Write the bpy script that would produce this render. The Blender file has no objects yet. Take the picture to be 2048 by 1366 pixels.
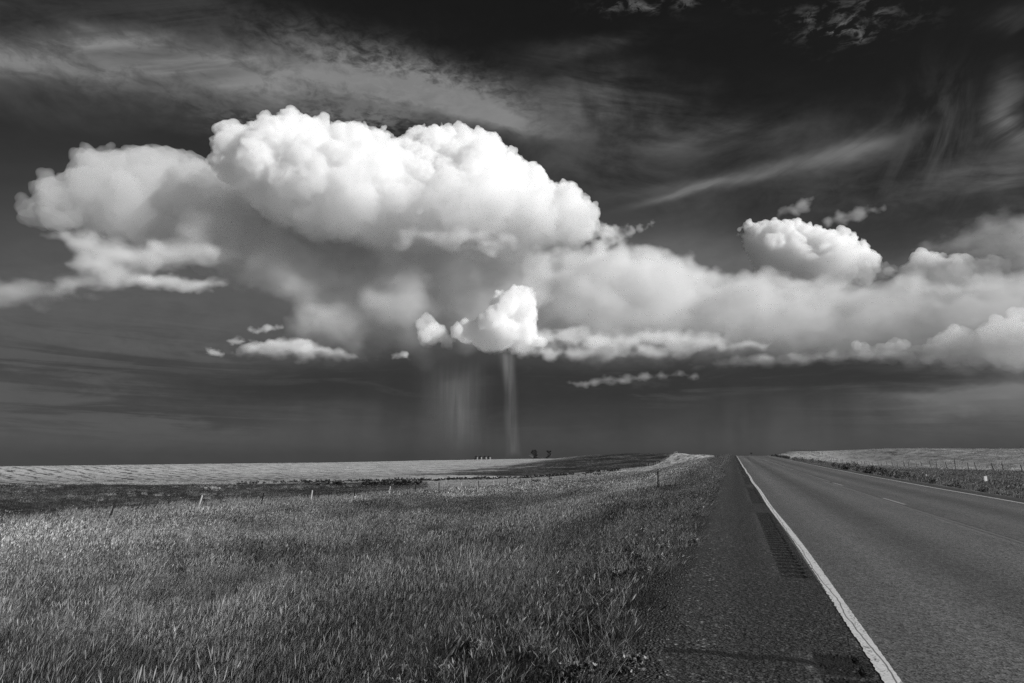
import bpy, bmesh, math, random, time
import numpy as np
from mathutils import Vector, Matrix, noise
T0 = time.time()
sc = bpy.context.scene; COL = sc.collection
rng = random.Random(11); nrg = np.random.default_rng(5)
QUICK = False; SKYK = .12

# ------------------------------------------------------------------ camera
F = 1365.0; XV, YV = 1465, 908; EH = 1.51
TH = math.atan((YV-683)/F); PS = math.atan((XV-1024)/F*math.cos(TH))
EYE = Vector((0, 0, EH))
FWD = Vector((-math.sin(PS)*math.cos(TH), math.cos(PS)*math.cos(TH), math.sin(TH)))
RGT = Vector((math.cos(PS), math.sin(PS), 0)); UPV = RGT.cross(FWD)
def ray(px, py): return FWD+RGT*((px-1024)/F)+UPV*((683-py)/F)
def at(px, py, d):
    r = ray(px, py); return EYE+r*(d/math.hypot(r.x, r.y))
def on_x(px, py, X):
    r = ray(px, py); return EYE+r*(X/r.x)
def azel(px, py):
    r = ray(px, py); return math.degrees(math.atan2(r.x, r.y)), math.degrees(math.atan2(r.z, math.hypot(r.x, r.y)))
cam = bpy.data.cameras.new('camera'); co = bpy.data.objects.new('camera', cam); COL.objects.link(co)
cam.sensor_width = 36; cam.lens = 36*F/2048; cam.clip_end = 200000; cam.clip_start = .05
co.matrix_world = Matrix.Translation(EYE) @ Matrix((RGT, UPV, -FWD)).transposed().to_4x4()
sc.camera = co

# ------------------------------------------------------------------ sun, render settings
SAZ, SEL = math.radians(102), math.radians(23)
SUN = Vector((math.sin(SAZ)*math.cos(SEL), math.cos(SAZ)*math.cos(SEL), math.sin(SEL)))
sl = bpy.data.lights.new('sun', 'SUN'); sl.energy = 5; sl.angle = math.radians(.5)
so = bpy.data.objects.new('sun', sl); COL.objects.link(so); so.rotation_euler = SUN.to_track_quat('Z', 'Y').to_euler()
sc.view_settings.view_transform = 'Standard'; sc.view_settings.look = 'None'
sc.view_settings.exposure = .25; sc.view_settings.gamma = 1
sc.render.engine = 'CYCLES'
cy = sc.cycles
cy.max_bounces = 22; cy.volume_bounces = 20; cy.diffuse_bounces = 3; cy.transmission_bounces = 4; cy.glossy_bounces = 2
cy.transparent_max_bounces = 64
cy.use_denoising = True; cy.use_adaptive_sampling = True; cy.adaptive_threshold = .025; cy.volume_step_rate = 2.2
try: cy.denoising_input_passes = 'RGB_ALBEDO_NORMAL'; cy.denoising_prefilter = 'NONE'
except Exception: pass

# ------------------------------------------------------------------ node helper
class E:
    """a float socket (or number) with arithmetic that builds Math nodes"""
    nt = None
    def __init__(s, v): s.v = v
    @staticmethod
    def op(o, *a, clamp=False):
        n = E.nt.nodes.new('ShaderNodeMath'); n.operation = o; n.use_clamp = clamp
        for i, x in enumerate(a):
            if isinstance(x, E): x = x.v
            if isinstance(x, (int, float)): n.inputs[i].default_value = x
            else: E.nt.links.new(x, n.inputs[i])
        return E(n.outputs[0])
    def __add__(s, o): return E.op('ADD', s, o)
    __radd__ = __add__
    def __sub__(s, o): return E.op('SUBTRACT', s, o)
    def __rsub__(s, o): return E.op('SUBTRACT', o, s)
    def __mul__(s, o): return E.op('MULTIPLY', s, o)
    __rmul__ = __mul__
    def __truediv__(s, o): return E.op('DIVIDE', s, o)
    def __rtruediv__(s, o): return E.op('DIVIDE', o, s)
    def __neg__(s): return E.op('MULTIPLY', s, -1)
def sat(x): return E.op('ADD', x, 0, clamp=True)
def exp_(x): return E.op('EXPONENT', x)
def fract(x): return E.op('FRACT', x)
def absf(x): return E.op('ABSOLUTE', x)
def sinf(x): return E.op('SINE', x)
def maxf(a, b): return E.op('MAXIMUM', a, b)
def minf(a, b): return E.op('MINIMUM', a, b)
def powf(a, b): return E.op('POWER', a, b)
def sstep(x, a, b):
    n = E.nt.nodes.new('ShaderNodeMapRange'); n.interpolation_type = 'SMOOTHSTEP'
    E.nt.links.new(x.v, n.inputs['Value']); n.inputs['From Min'].default_value = a; n.inputs['From Max'].default_value = b
    return E(n.outputs[0])
def mix(a, b, t): return a*(1-t)+b*t
def vec(x, y, z=0):
    n = E.nt.nodes.new('ShaderNodeCombineXYZ')
    for i, q in enumerate((x, y, z)):
        if isinstance(q, E): E.nt.links.new(q.v, n.inputs[i])
        else: n.inputs[i].default_value = q
    return n.outputs[0]
def nz(v, scale=1, detail=4, rough=.55, dist=0):
    n = E.nt.nodes.new('ShaderNodeTexNoise'); n.noise_dimensions = '3D'
    E.nt.links.new(v, n.inputs['Vector'])
    for k, q in (('Scale', scale), ('Detail', detail), ('Roughness', rough), ('Distortion', dist)): n.inputs[k].default_value = q
    return E(n.outputs['Fac'])
def voro(v, scale=1, feature='F1', rnd=1):
    n = E.nt.nodes.new('ShaderNodeTexVoronoi'); n.feature = feature
    E.nt.links.new(v, n.inputs['Vector']); n.inputs['Scale'].default_value = scale; n.inputs['Randomness'].default_value = rnd
    return n
def split(sock):
    n = E.nt.nodes.new('ShaderNodeSeparateXYZ'); E.nt.links.new(sock, n.inputs[0]); return [E(o) for o in n.outputs]
def grey(x):
    n = E.nt.nodes.new('ShaderNodeCombineColor')
    for i in range(3):
        if isinstance(x, E): E.nt.links.new(x.v, n.inputs[i])
        else: n.inputs[i].default_value = x
    return n.outputs[0]
def material(name):
    m = bpy.data.materials.new(name); m.use_nodes = True; nt = m.node_tree; nt.nodes.clear(); E.nt = nt
    out = nt.nodes.new('ShaderNodeOutputMaterial'); return m, nt, out
def principled(nt, out, base, rough=.8, spec=.3, metal=0, bump=None, bstr=.5, bdist=.02):
    p = nt.nodes.new('ShaderNodeBsdfPrincipled')
    if isinstance(base, (int, float)): p.inputs['Base Color'].default_value = (base, base, base, 1)
    else: nt.links.new(grey(base), p.inputs['Base Color'])
    if isinstance(rough, E): nt.links.new(rough.v, p.inputs['Roughness'])
    else: p.inputs['Roughness'].default_value = rough
    p.inputs['Specular IOR Level'].default_value = spec; p.inputs['Metallic'].default_value = metal
    if bump is not None:
        b = nt.nodes.new('ShaderNodeBump'); b.inputs['Strength'].default_value = bstr; b.inputs['Distance'].default_value = bdist
        nt.links.new(bump.v, b.inputs['Height']); nt.links.new(b.outputs[0], p.inputs['Normal'])
    nt.links.new(p.outputs[0], out.inputs['Surface']); return p
def geo_pos(nt):
    g = nt.nodes.new('ShaderNodeNewGeometry'); return g.outputs['Position'], g
def simple(name, base, rough=.8, spec=.3, metal=0, var=.3, scale=3):
    m, nt, out = material(name); P, g = geo_pos(nt)
    n = nz(P, scale, 5, .6); principled(nt, out, (n-.5)*(2*var*base)+base, rough, spec, metal, bump=n, bstr=.3); return m

# ------------------------------------------------------------------ object helpers
def link(name, me, mat=None, parent=None, kind=None):
    o = bpy.data.objects.new(name, me); COL.objects.link(o)
    if mat is not None and me is not None: me.materials.clear(); me.materials.append(mat)
    if parent is not None: o.parent = parent
    if kind: o['kind'] = kind
    return o
def tag(o, label, cat, group=None):
    o['label'] = label; o['category'] = cat
    if group: o['group'] = group
    return o
def thing(name, label, cat, loc=(0, 0, 0), rz=0, group=None):
    o = link(name, None); o.location = loc; o.rotation_euler = (0, 0, rz); return tag(o, label, cat, group)
def mesh_np(name, V, Fc, smooth=False):
    """Fc: (n,3) or (n,4) int array"""
    V = np.asarray(V, 'f'); Fc = np.asarray(Fc, 'i'); k = Fc.shape[1]
    me = bpy.data.meshes.new(name); me.vertices.add(len(V)); me.vertices.foreach_set('co', V.ravel())
    me.loops.add(Fc.size); me.loops.foreach_set('vertex_index', Fc.ravel())
    me.polygons.add(len(Fc)); me.polygons.foreach_set('loop_start', np.arange(0, Fc.size, k, dtype='i'))
    if smooth: me.polygons.foreach_set('use_smooth', np.ones(len(Fc), dtype=bool))
    me.update(calc_edges=True); return me
class MB:
    def __init__(s): s.v = []; s.f = []
    def add(s, v, f):
        o = len(s.v); s.v += [tuple(p) for p in v]; s.f += [tuple(i+o for i in q) for q in f]
    def box(s, c, d, rz=0):
        x, y, z = (q/2 for q in d); v = []
        for k in (-1, 1):
            for i, j in ((-1, -1), (1, -1), (1, 1), (-1, 1)):
                p = Vector((i*x, j*y, k*z)); p.rotate(Matrix.Rotation(rz, 3, 'Z')); v.append(p+Vector(c))
        s.add(v, [(3, 2, 1, 0), (4, 5, 6, 7), (0, 1, 5, 4), (1, 2, 6, 5), (2, 3, 7, 6), (3, 0, 4, 7)])
    def tube(s, pts, rad, n=7, cap=True):
        pts = [Vector(p) for p in pts]; rings = []
        if isinstance(rad, (int, float)): rad = [rad]*len(pts)
        for i, p in enumerate(pts):
            t = (pts[min(i+1, len(pts)-1)]-pts[max(i-1, 0)]).normalized()
            a = t.orthogonal().normalized() if i == 0 else (s._a-t*s._a.dot(t)).normalized()
            s._a = a; b = t.cross(a)
            rings.append([p+(a*math.cos(2*math.pi*k/n)+b*math.sin(2*math.pi*k/n))*rad[i] for k in range(n)])
        v = [p for r in rings for p in r]; f = []
        for i in range(len(pts)-1):
            for k in range(n):
                f.append((i*n+k, i*n+(k+1) % n, (i+1)*n+(k+1) % n, (i+1)*n+k))
        if cap: f.append(tuple(range(n-1, -1, -1))); f.append(tuple((len(pts)-1)*n+k for k in range(n)))
        s.add(v, f)
    def mesh(s, name, smooth=False):
        me = bpy.data.meshes.new(name); me.from_pydata(s.v, [], s.f)
        if smooth: me.polygons.foreach_set('use_smooth', [True]*len(me.polygons))
        me.update(); return me
    def build(s, name, mat, parent=None, smooth=False, kind=None): return link(name, s.mesh(name, smooth), mat, parent, kind)

# ------------------------------------------------------------------ terrain heights
def pchip(xs, ys, x):
    xs = np.asarray(xs, float); ys = np.asarray(ys, float); x = np.asarray(x, float)
    h = np.diff(xs); d = np.diff(ys)/h; m = np.zeros_like(ys)
    if len(xs) > 2:
        w1 = 2*h[1:]+h[:-1]; w2 = h[1:]+2*h[:-1]; ok = d[1:]*d[:-1] > 0
        with np.errstate(divide='ignore', invalid='ignore'): hm = (w1+w2)/(w1/d[:-1]+w2/d[1:])
        m[1:-1] = np.where(ok, hm, 0)
    m[0] = d[0]; m[-1] = d[-1]
    i = np.clip(np.searchsorted(xs, x)-1, 0, len(xs)-2)
    xc = np.clip(x, xs[0], xs[-1]); t = (xc-xs[i])/h[i]
    r = (ys[i]*(1+2*t)*(1-t)**2+h[i]*m[i]*t*(1-t)**2+ys[i+1]*t*t*(3-2*t)+h[i]*m[i+1]*t*t*(t-1))
    return r
FARK = [(3000, -60), (14000, -320)]
def rd(Y): return pchip([-100, 0, 40, 120, 187, 240, 320, 500, 1000, 3000, 14000], [0, 0, .08, .62, 1.06, .85, -.6, -5, -17, -60, -320], Y)
PROF = {   # X : knots of (Y, z)
 -14000: [(-100, -320), (14000, -330)],
 -3000: [(-100, -66), (3000, -68), (14000, -330)],
 -1000: [(-100, -17), (400, -17), (1000, -20)],
 -550: [(-100, -8), (264, -8.2), (600, -9.8), (1000, -11)],
 -350: [(-100, -5.2), (120, -5.6), (264, -5.2), (372, -5.6), (714, -6.8), (938, -6.2), (1200, -12)],
 -250: [(-100, -4.6), (100, -5.9), (200, -7.0), (300, -7.2), (500, -6.6), (818, -4.5), (1000, -6.3), (1200, -12)],
 -165: [(-100, -3.6), (115, -5.6), (200, -7.6), (300, -7.8), (450, -6), (700, -3.3), (850, -4.2), (1000, -7)],
 -110: [(-100, -3.2), (60, -4.4), (100, -5.3), (160, -6.6), (200, -7.2), (300, -7), (450, -2.6), (590, .7), (700, -1), (1000, -8)],
 -65: [(-100, -2.8), (0, -3), (60, -4.0), (100, -5), (200, -6.4), (300, -5.6), (400, -2.6), (496, 2.0), (600, .5), (1000, -9)],
 -34: [(-100, -2.2), (0, -2.3), (31, -2.5), (51, -2.9), (65, -3.2), (80, -3.4), (105, -3.7), (131, -4.2), (164, -4.5), (222, -3.8), (322, -3.6), (372, -1.9), (460, 2.0), (600, -1), (1000, -12)],
 -20: [(-100, -2.0), (0, -2.1), (50, -2.5), (100, -3.0), (160, -3.4), (230, -2.6), (330, -2.2), (400, 1.0), (500, -1), (1000, -14)],
 -10: [(-100, -1.7), (0, -1.7), (50, -1.75), (100, -1.7), (160, -1.0), (230, -.4), (330, -.5), (400, .3), (500, -3), (1000, -15)],
 -5: [(-100, -1.0), (0, -1.0), (50, -1.0), (100, -.7), (187, .1), (240, .1), (320, -1.2), (500, -5), (1000, -17)],
 -2: [(-100, -.33), (0, -.33), (50, -.24), (120, .25), (187, .78), (240, .6), (320, -.8), (500, -5.2), (1000, -17)],
 -.75: None, 9.3: None,
 10.6: [(-100, -.42), (0, -.42), (40, -.34), (120, .2), (187, .7), (240, .55), (320, -.8), (500, -5.2), (1000, -17)],
 15: [(-100, -1.1), (0, -1.1), (100, -.9), (187, .0), (240, -.1), (320, -1.2), (500, -5), (1000, -16)],
 25: [(-100, -1.5), (0, -1.5), (187, -1.1), (250, -1.2), (320, -.9), (400, 1.5), (500, -2), (1000, -15)],
 43: [(-100, -1.4), (128, -1.5), (160, -1.6), (205, -2.0), (254, -2.5), (294, -2.4), (335, -1.6), (368, .2), (400, 2.0), (470, 2.9), (560, 3.4), (700, 0), (1000, -12)],
 77: [(-100, -.6), (128, .0), (205, .3), (300, 1.6), (372, 4.0), (430, 4.0), (600, 0), (1000, -10)],
 123: [(-100, .6), (200, 2.0), (360, 3.6), (450, 3.0), (600, 0), (1000, -9)],
 200: [(-100, 2.0), (300, 3.6), (450, 3), (800, -5), (1000, -9)],
 500: [(-100, 0), (400, 0), (1000, -12)],
 1000: [(-100, -12), (1000, -20)],
 3000: [(-100, -62), (3000, -66), (14000, -330)],
 14000: [(-100, -320), (14000, -330)]}
PX = sorted(PROF)
def knots(X):
    k = PROF[X]; k = list(k)
    if k[-1][0] < 3000: k += [(3000, min(k[-1][1]-40, -62)), (14000, -325)]
    elif k[-1][0] == 3000: k += [(14000, -325)]
    return k
def height(X, Y):
    X = np.asarray(X, float); Y = np.asarray(Y, float); Yc = np.clip(Y, -100, 14000)
    rows = []
    for x in PX:
        if PROF[x] is None: rows.append(rd(Yc)-.03)
        else:
            k = knots(x); rows.append(pchip([q[0] for q in k], [q[1] for q in k], Yc))
    R = np.array(rows); xs = np.array(PX, float); n = len(xs)
    h = np.diff(xs).reshape((-1,)+(1,)*X.ndim); d = np.diff(R, axis=0)/h; m = np.zeros_like(R)
    w1 = 2*h[1:]+h[:-1]; w2 = h[1:]+2*h[:-1]; ok = d[1:]*d[:-1] > 0
    with np.errstate(divide='ignore', invalid='ignore'): hm = (w1+w2)/(w1/d[:-1]+w2/d[1:])
    m[1:-1] = np.where(ok, hm, 0); m[0] = d[0]; m[-1] = d[-1]
    i = np.clip(np.searchsorted(xs, X)-1, 0, n-2); t = np.clip((X-xs[i])/(xs[i+1]-xs[i]), 0, 1); hh = xs[i+1]-xs[i]
    g = lambda A, j: np.take_along_axis(A, j[None], 0)[0]
    z = g(R, i)*(1+2*t)*(1-t)**2+hh*g(m, i)*t*(1-t)**2+g(R, i+1)*t*t*(3-2*t)+hh*g(m, i+1)*t*t*(t-1)
    # gentle undulation of the fields, fading out next to the pavement
    side = np.clip(np.maximum(-.75-X, X-9.3)/6, 0, 1)
    z = z+side*(.09*np.sin(X*.21+1.3*np.sin(Y*.13))*np.sin(Y*.17+X*.05)+.05*np.sin(X*.63+Y*.41)*np.sin(Y*.57-X*.2))
    return z
def hz(x, y): return float(height(np.array([x]), np.array([y]))[0])

# ------------------------------------------------------------------ sky (world): clear sky seen through a red filter + thin high cloud
w = bpy.data.worlds.new('World'); sc.world = w; w.use_nodes = True
nt = w.node_tree; E.nt = nt
try: w.cycles.sampling_method = 'NONE'
except Exception as e: print('world', e)
bg = nt.nodes['Background']; bg.inputs['Strength'].default_value = .1
tc = nt.nodes.new('ShaderNodeTexCoord'); D3 = tc.outputs['Generated']
dx, dy, dz = split(D3)
AZ = E.op('ARCTAN2', dx, dy)*57.2958; EL = E.op('ARCSINE', dz)*57.2958
sky = nt.nodes.new('ShaderNodeTexSky'); sky.sky_type = 'NISHITA'; sky.sun_disc = False
sky.sun_elevation = SEL; sky.sun_rotation = SAZ
clear = split(sky.outputs[0])[0]                       # red channel only
warpv = vec(AZ*.06, EL*.14, 0)
wa = (nz(warpv, 1.0, 5, .6)-.5)
wb = (nz(vec(AZ*.06+7.3, EL*.14, 3.1), 1.0, 5, .6)-.5)
AW = AZ+wa*9; EW = EL+wb*5
def blob(px, py, sx, sy, rot=0, warp=1.0, p=1):
    """soft patch of sky: centre and half-size given where it lies, as azimuth / elevation"""
    a0, e0 = azel(px, py); c, s = math.cos(math.radians(rot)), math.sin(math.radians(rot))
    a1, e1 = azel(px+c*sx, py-s*sx); a2, e2 = azel(px-s*sy, py-c*sy)
    m = np.linalg.inv(np.array([[a1-a0, a2-a0], [e1-e0, e2-e0]]))
    A = (AZ+(AW-AZ)*warp) - a0; B = (EL+(EW-EL)*warp) - e0
    u = A*float(m[0, 0])+B*float(m[0, 1]); v = A*float(m[1, 0])+B*float(m[1, 1])
    q = u*u+v*v
    return exp_(q*-1 if p == 1 else q*q*-1)
# noise layers in sky coordinates
up = maxf(dz, .06)
plane = vec(dx/up, dy/up, 0)                           # a flat layer overhead: finer towards the horizon
mott = nz(plane, 30, 3, .65, .6)
mott2 = sstep(nz(plane, 11, 6, .62, .5), .42, .68)
def rotnoise(rot, kx, ky, seed, detail=6, rough=.6, dist=.3):
    c, s = math.cos(math.radians(rot)), math.sin(math.radians(rot))
    return nz(vec((AZ*c+EL*s)*kx, (EL*c-AZ*s)*ky, seed), 1, detail, rough, dist)
fl0 = rotnoise(0, .035, .30, 1.7)                       # level streaks
fl4 = rotnoise(-2, .05, 1.1, 51, 6, .62, .6); fl5 = rotnoise(1, .09, .55, 61, 6, .65, 1.0)
curt = nz(vec(AZ*.16, EL*.03, 71), 1, 3, .5, .2)
fl1 = rotnoise(-8, .07, .35, 4.2)
fl2 = rotnoise(18, .06, .42, 8.8, dist=.6)
fl3 = rotnoise(58, .13, .34, 12.4, dist=1.2)
soft = nz(vec(AZ*.10, EL*.16, 22), 1, 6, .6, .4)
fine = nz(vec(AZ*.5, EL*.9, 31), 1, 6, .65, .5)
def lay(base, val, m): return base+(val-base)*sat(m)
# target radiances are x10 because the Background runs at strength 0.1
L = clear*SKYK
lowband = sstep(EL, 24, 3)
L = L+lowband*.28
# left high streak
st = blob(0, 125, 420, 48, 0)+blob(330, 150, 260, 58, -3)+blob(620, 170, 230, 46, -8)+blob(860, 200, 190, 40, -10)+blob(1010, 235, 120, 26, -12)
L = lay(L, 2.6, st*(sstep(fl1*.55+fine*.45, .30, .64)*.75+.25))
L = lay(L, .75, (blob(120, 60, 330, 80, -15)+blob(380, 70, 120, 110, 0)*.7)*sstep(fl2, .35, .7)*.9)
L = lay(L, .7, (blob(60, 200, 200, 60, -10)+blob(330, 215, 200, 40, -10)*.8+blob(620, 215, 130, 50, 10)*.6)*sstep(soft, .35, .7)*.8)
L = lay(L, 2.3, (blob(780, 148, 210, 44, -12, .6)+blob(900, 182, 160, 36, -14, .6)+blob(650, 130, 110, 30)*.5)*(sstep(mott*.5+fine*.5, .34, .68)*.8+.08))
L = lay(L, 1.5, (blob(600, 245, 150, 34, 0)+blob(760, 225, 130, 40, -5))*sstep(mott*.5+fine*.5, .40, .62))
# high wisps, centre right
L = lay(L, 1.9, (blob(1260, 235, 230, 48, -4)+blob(1140, 190, 120, 40, 10)*.6+blob(1200, 100, 150, 22, 8)*.35)*sstep(fl1, .3, .72)*sstep(soft, .2, .7)*1.25)
L = lay(L, 1.1, (blob(1200, 340, 260, 70, -14)+blob(1500, 270, 260, 60, 0)*.5)*sstep(soft, .3, .75)*.9)
L = lay(L, 1.7, (blob(1480, 350, 200, 13, 13, .5)+blob(1360, 385, 90, 8, 18, .4)+blob(1680, 300, 120, 26, 14)*.8)*sstep(fl2, .2, .7)*1.1)
L = lay(L, .75, (blob(1880, 300, 75, 110, 20)+blob(1790, 290, 40, 90, -12)*.7+blob(1960, 250, 90, 90, 0)*.6)*sstep(fl3, .38, .75)*.9)
L = lay(L, 1.7, (blob(1930, 345, 160, 28, 8)+blob(2020, 330, 80, 30, 0))*sstep(fl1, .3, .7)*.8)
L = lay(L, .9, (blob(1800, 370, 360, 70, 0))*.55*sstep(soft*.6+fine*.4, .35, .65))
L = lay(L, 1.8, (blob(2050, 250, 50, 45, -20)+blob(2040, 180, 40, 50, 0)*.4)*sstep(fl2, .3, .65))
L = lay(L, 1.5, (blob(1700, 40, 120, 38, 8)+blob(1690, 60, 60, 20)*.8+blob(1320, 12, 95, 24)*1.0+blob(1400, 8, 22, 18))*sstep(mott, .42, .62)*mott2*1.1)
L = lay(L, .45, blob(2030, 35, 50, 26, 15)*sstep(fl2, .35, .6))
# the rain sky under and behind the storm
el = EL
body = blob(700, 560, 560, 150, 0)+blob(1250, 640, 420, 130, 0)*.6
L = lay(L, 1.15, body*.95)
L = lay(L, .95, blob(150, 560, 330, 110, -6)*.8*sstep(soft, .2, .7))
L = lay(L, 2.2, (blob(60, 588, 170, 24, 2)+blob(250, 575, 110, 22, 0)*.7+blob(30, 612, 90, 12, 4))*sstep(fl0*.6+fine*.4, .36, .62))
L = lay(L, 1.3, (blob(180, 670, 330, 70, 0))*.85*sstep(fl0*.7+fine*.3, .38, .62))
L = lay(L, 2.6, (blob(1330, 590, 330, 105, 0)+blob(1750, 610, 330, 75, 0)*.9+blob(2000, 560, 150, 110)*.55)*(sstep(soft, .15, .75)*.55+.45)*.62)
L = lay(L, 2.4, (blob(2050, 490, 180, 60, 14))*sstep(soft*.6+fine*.4, .38, .62)*.85)
L = lay(L, 1.35, (blob(150, 775, 360, 32, -4)+blob(430, 800, 130, 11, -3))*.85*sstep(fl0*.7+fine*.3, .35, .6))
L = lay(L, .5, (blob(600, 770, 330, 36, 0)+blob(1400, 775, 380, 45, 2)+blob(1750, 735, 280, 24, 4)+blob(1000, 770, 220, 60))*.85)
L = lay(L, .55, (blob(290, 808, 190, 9, -1, .4)+blob(180, 715, 120, 8, 0, .4)*.7)*sstep(fl0, .3, .55)*.8)
L = lay(L, 1.9, (blob(1980, 800, 240, 50, 3)+blob(1930, 775, 200, 14, 2))*.8*sstep(fl0*.7+fine*.3, .3, .62))
L = lay(L, .48, (blob(1350, 820, 300, 50, 0))*.55)
L = lay(L, .9, (blob(1900, 865, 420, 36, 0)+blob(1500, 885, 300, 30)*.5)*.7)
L = lay(L, 1.25, (blob(330, 610, 380, 75, -3)+blob(90, 640, 260, 60, 0)*.7)*(sstep(soft*.5+fl5*.5, .3, .62)*.7+.2)*.8)
# layered decks low in the sky, ragged dark base, curtains of rain
L = lay(L, 1.05, (blob(150, 640, 420, 90, -2)+blob(120, 800, 420, 60, -2)*.9)*sstep(fl5*.6+fl4*.4, .46, .62)*.9)
L = lay(L, .55, (blob(200, 730, 420, 70, 0)+blob(350, 830, 380, 40))*sstep(fl4*.6+fl5*.4, .56, .44)*.75)
L = lay(L, 1.5, (blob(1950, 790, 260, 70, 2)+blob(1500, 740, 330, 40, 1)*.5)*sstep(fl4*.6+fl5*.4, .47, .62)*.8)
L = lay(L, .40, (blob(1250, 765, 330, 34, 1, .7)+blob(1650, 752, 330, 26, 3, .7)+blob(960, 780, 200, 70, 0, .5)*.9+blob(620, 775, 280, 40, 0)*.9)*sstep(fl5, .32, .5)*.95)
L = lay(L, .85, blob(1300, 765, 300, 40, 0)*sstep(fl4*.5+fl5*.5, .53, .66)*.7)
L = lay(L, .40, (blob(1480, 830, 330, 80, 0, .4)+blob(880, 830, 240, 90, 0, .4))*sstep(curt, .35, .7)*.7)
L = lay(L, .95, (blob(910, 840, 120, 90, 0, .2)*.8+blob(1560, 850, 160, 60, 0, .3)*.6)*sstep(curt, .58, .40)*.6)
L = L*((.9+fine*.2)*.79)
nt.links.new(grey(maxf(L, .02)), bg.inputs['Color'])

# ------------------------------------------------------------------ clouds: real masses of droplets kilometres away, lit by the sun
noise.seed_set(1)
def ico(sub):
    bm = bmesh.new(); bmesh.ops.create_icosphere(bm, subdivisions=sub, radius=1)
    v = np.array([x.co[:] for x in bm.verts]); f = np.array([[x.index for x in q.verts] for q in bm.faces]); bm.free(); return v, f
ICO = {s: ico(s) for s in (1, 2, 3)}
def cloud_mat(name, dens, albedo=.999, fade=None, g=0.0, streak=None):
    m, nt, out = material(name); v = nt.nodes.new('ShaderNodeVolumePrincipled')
    v.inputs['Color'].default_value = (albedo,)*3+(1,); v.inputs['Anisotropy'].default_value = g
    v.inputs['Density'].default_value = dens
    P, _ = geo_pos(nt)
    if fade:
        x, y, z = split(P); d = sstep(z, fade[0], fade[1])*(1-fade[2])+fade[2]
        nt.links.new((d*dens).v, v.inputs['Density'])
    if streak:
        x, y, z = split(P)
        n = nz(vec(x*streak[0], y*streak[0], z*streak[1]), 1, 3, .6)
        nt.links.new((sstep(n, .3, .7)*sstep(z, streak[2], streak[3])*dens).v, v.inputs['Density'])
    nt.links.new(v.outputs[0], out.inputs['Volume']); return m
def soft_mat(name, dens, scale, lo, hi, zf=None, albedo=.999):
    m, nt, out = material(name); v = nt.nodes.new('ShaderNodeVolumePrincipled')
    v.inputs['Color'].default_value = (albedo,)*3+(1,); v.inputs['Density Attribute'].default_value = ''
    vi = nt.nodes.new('ShaderNodeVolumeInfo'); d = E(vi.outputs['Density'])
    P, _ = geo_pos(nt); x, y, z = split(P)
    n = nz(vec(x/scale, y/scale, z*1.5/scale), 1, 4, .6)
    q = sat((d*1.0+(n-.5)*2.2)*1.0-lo)/(hi-lo)
    q = minf(q, 1.0)*sstep(d, 0, .15)
    if zf: q = q*(sstep(z, zf[0], zf[1])*(1-zf[2])+zf[2])
    nt.links.new((q*dens).v, v.inputs['Density']); nt.links.new(v.outputs[0], out.inputs['Volume']); return m
def vdb_mod(ob, mat, vox, band):
    g = bpy.data.node_groups.new('fill_with_droplets', 'GeometryNodeTree')
    g.interface.new_socket('Geometry', in_out='INPUT', socket_type='NodeSocketGeometry'); g.interface.new_socket('Geometry', in_out='OUTPUT', socket_type='NodeSocketGeometry')
    i = g.nodes.new('NodeGroupInput'); o = g.nodes.new('NodeGroupOutput'); m = g.nodes.new('GeometryNodeMeshToVolume'); t = g.nodes.new('GeometryNodeSetMaterial'); jn = g.nodes.new('GeometryNodeJoinGeometry')
    try: m.resolution_mode = 'VOXEL_SIZE'
    except Exception: m.inputs['Resolution Mode'].default_value = 'Size'
    m.inputs['Density'].default_value = 1; m.inputs['Voxel Size'].default_value = vox; m.inputs['Interior Band Width'].default_value = band
    t.inputs['Material'].default_value = mat
    g.links.new(i.outputs[0], m.inputs['Mesh']); g.links.new(m.outputs[0], t.inputs['Geometry']); g.links.new(t.outputs[0], jn.inputs[0]); g.links.new(i.outputs[0], jn.inputs[0]); g.links.new(jn.outputs[0], o.inputs[0])
    md = ob.modifiers.new('droplets', 'NODES'); md.node_group = g
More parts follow.
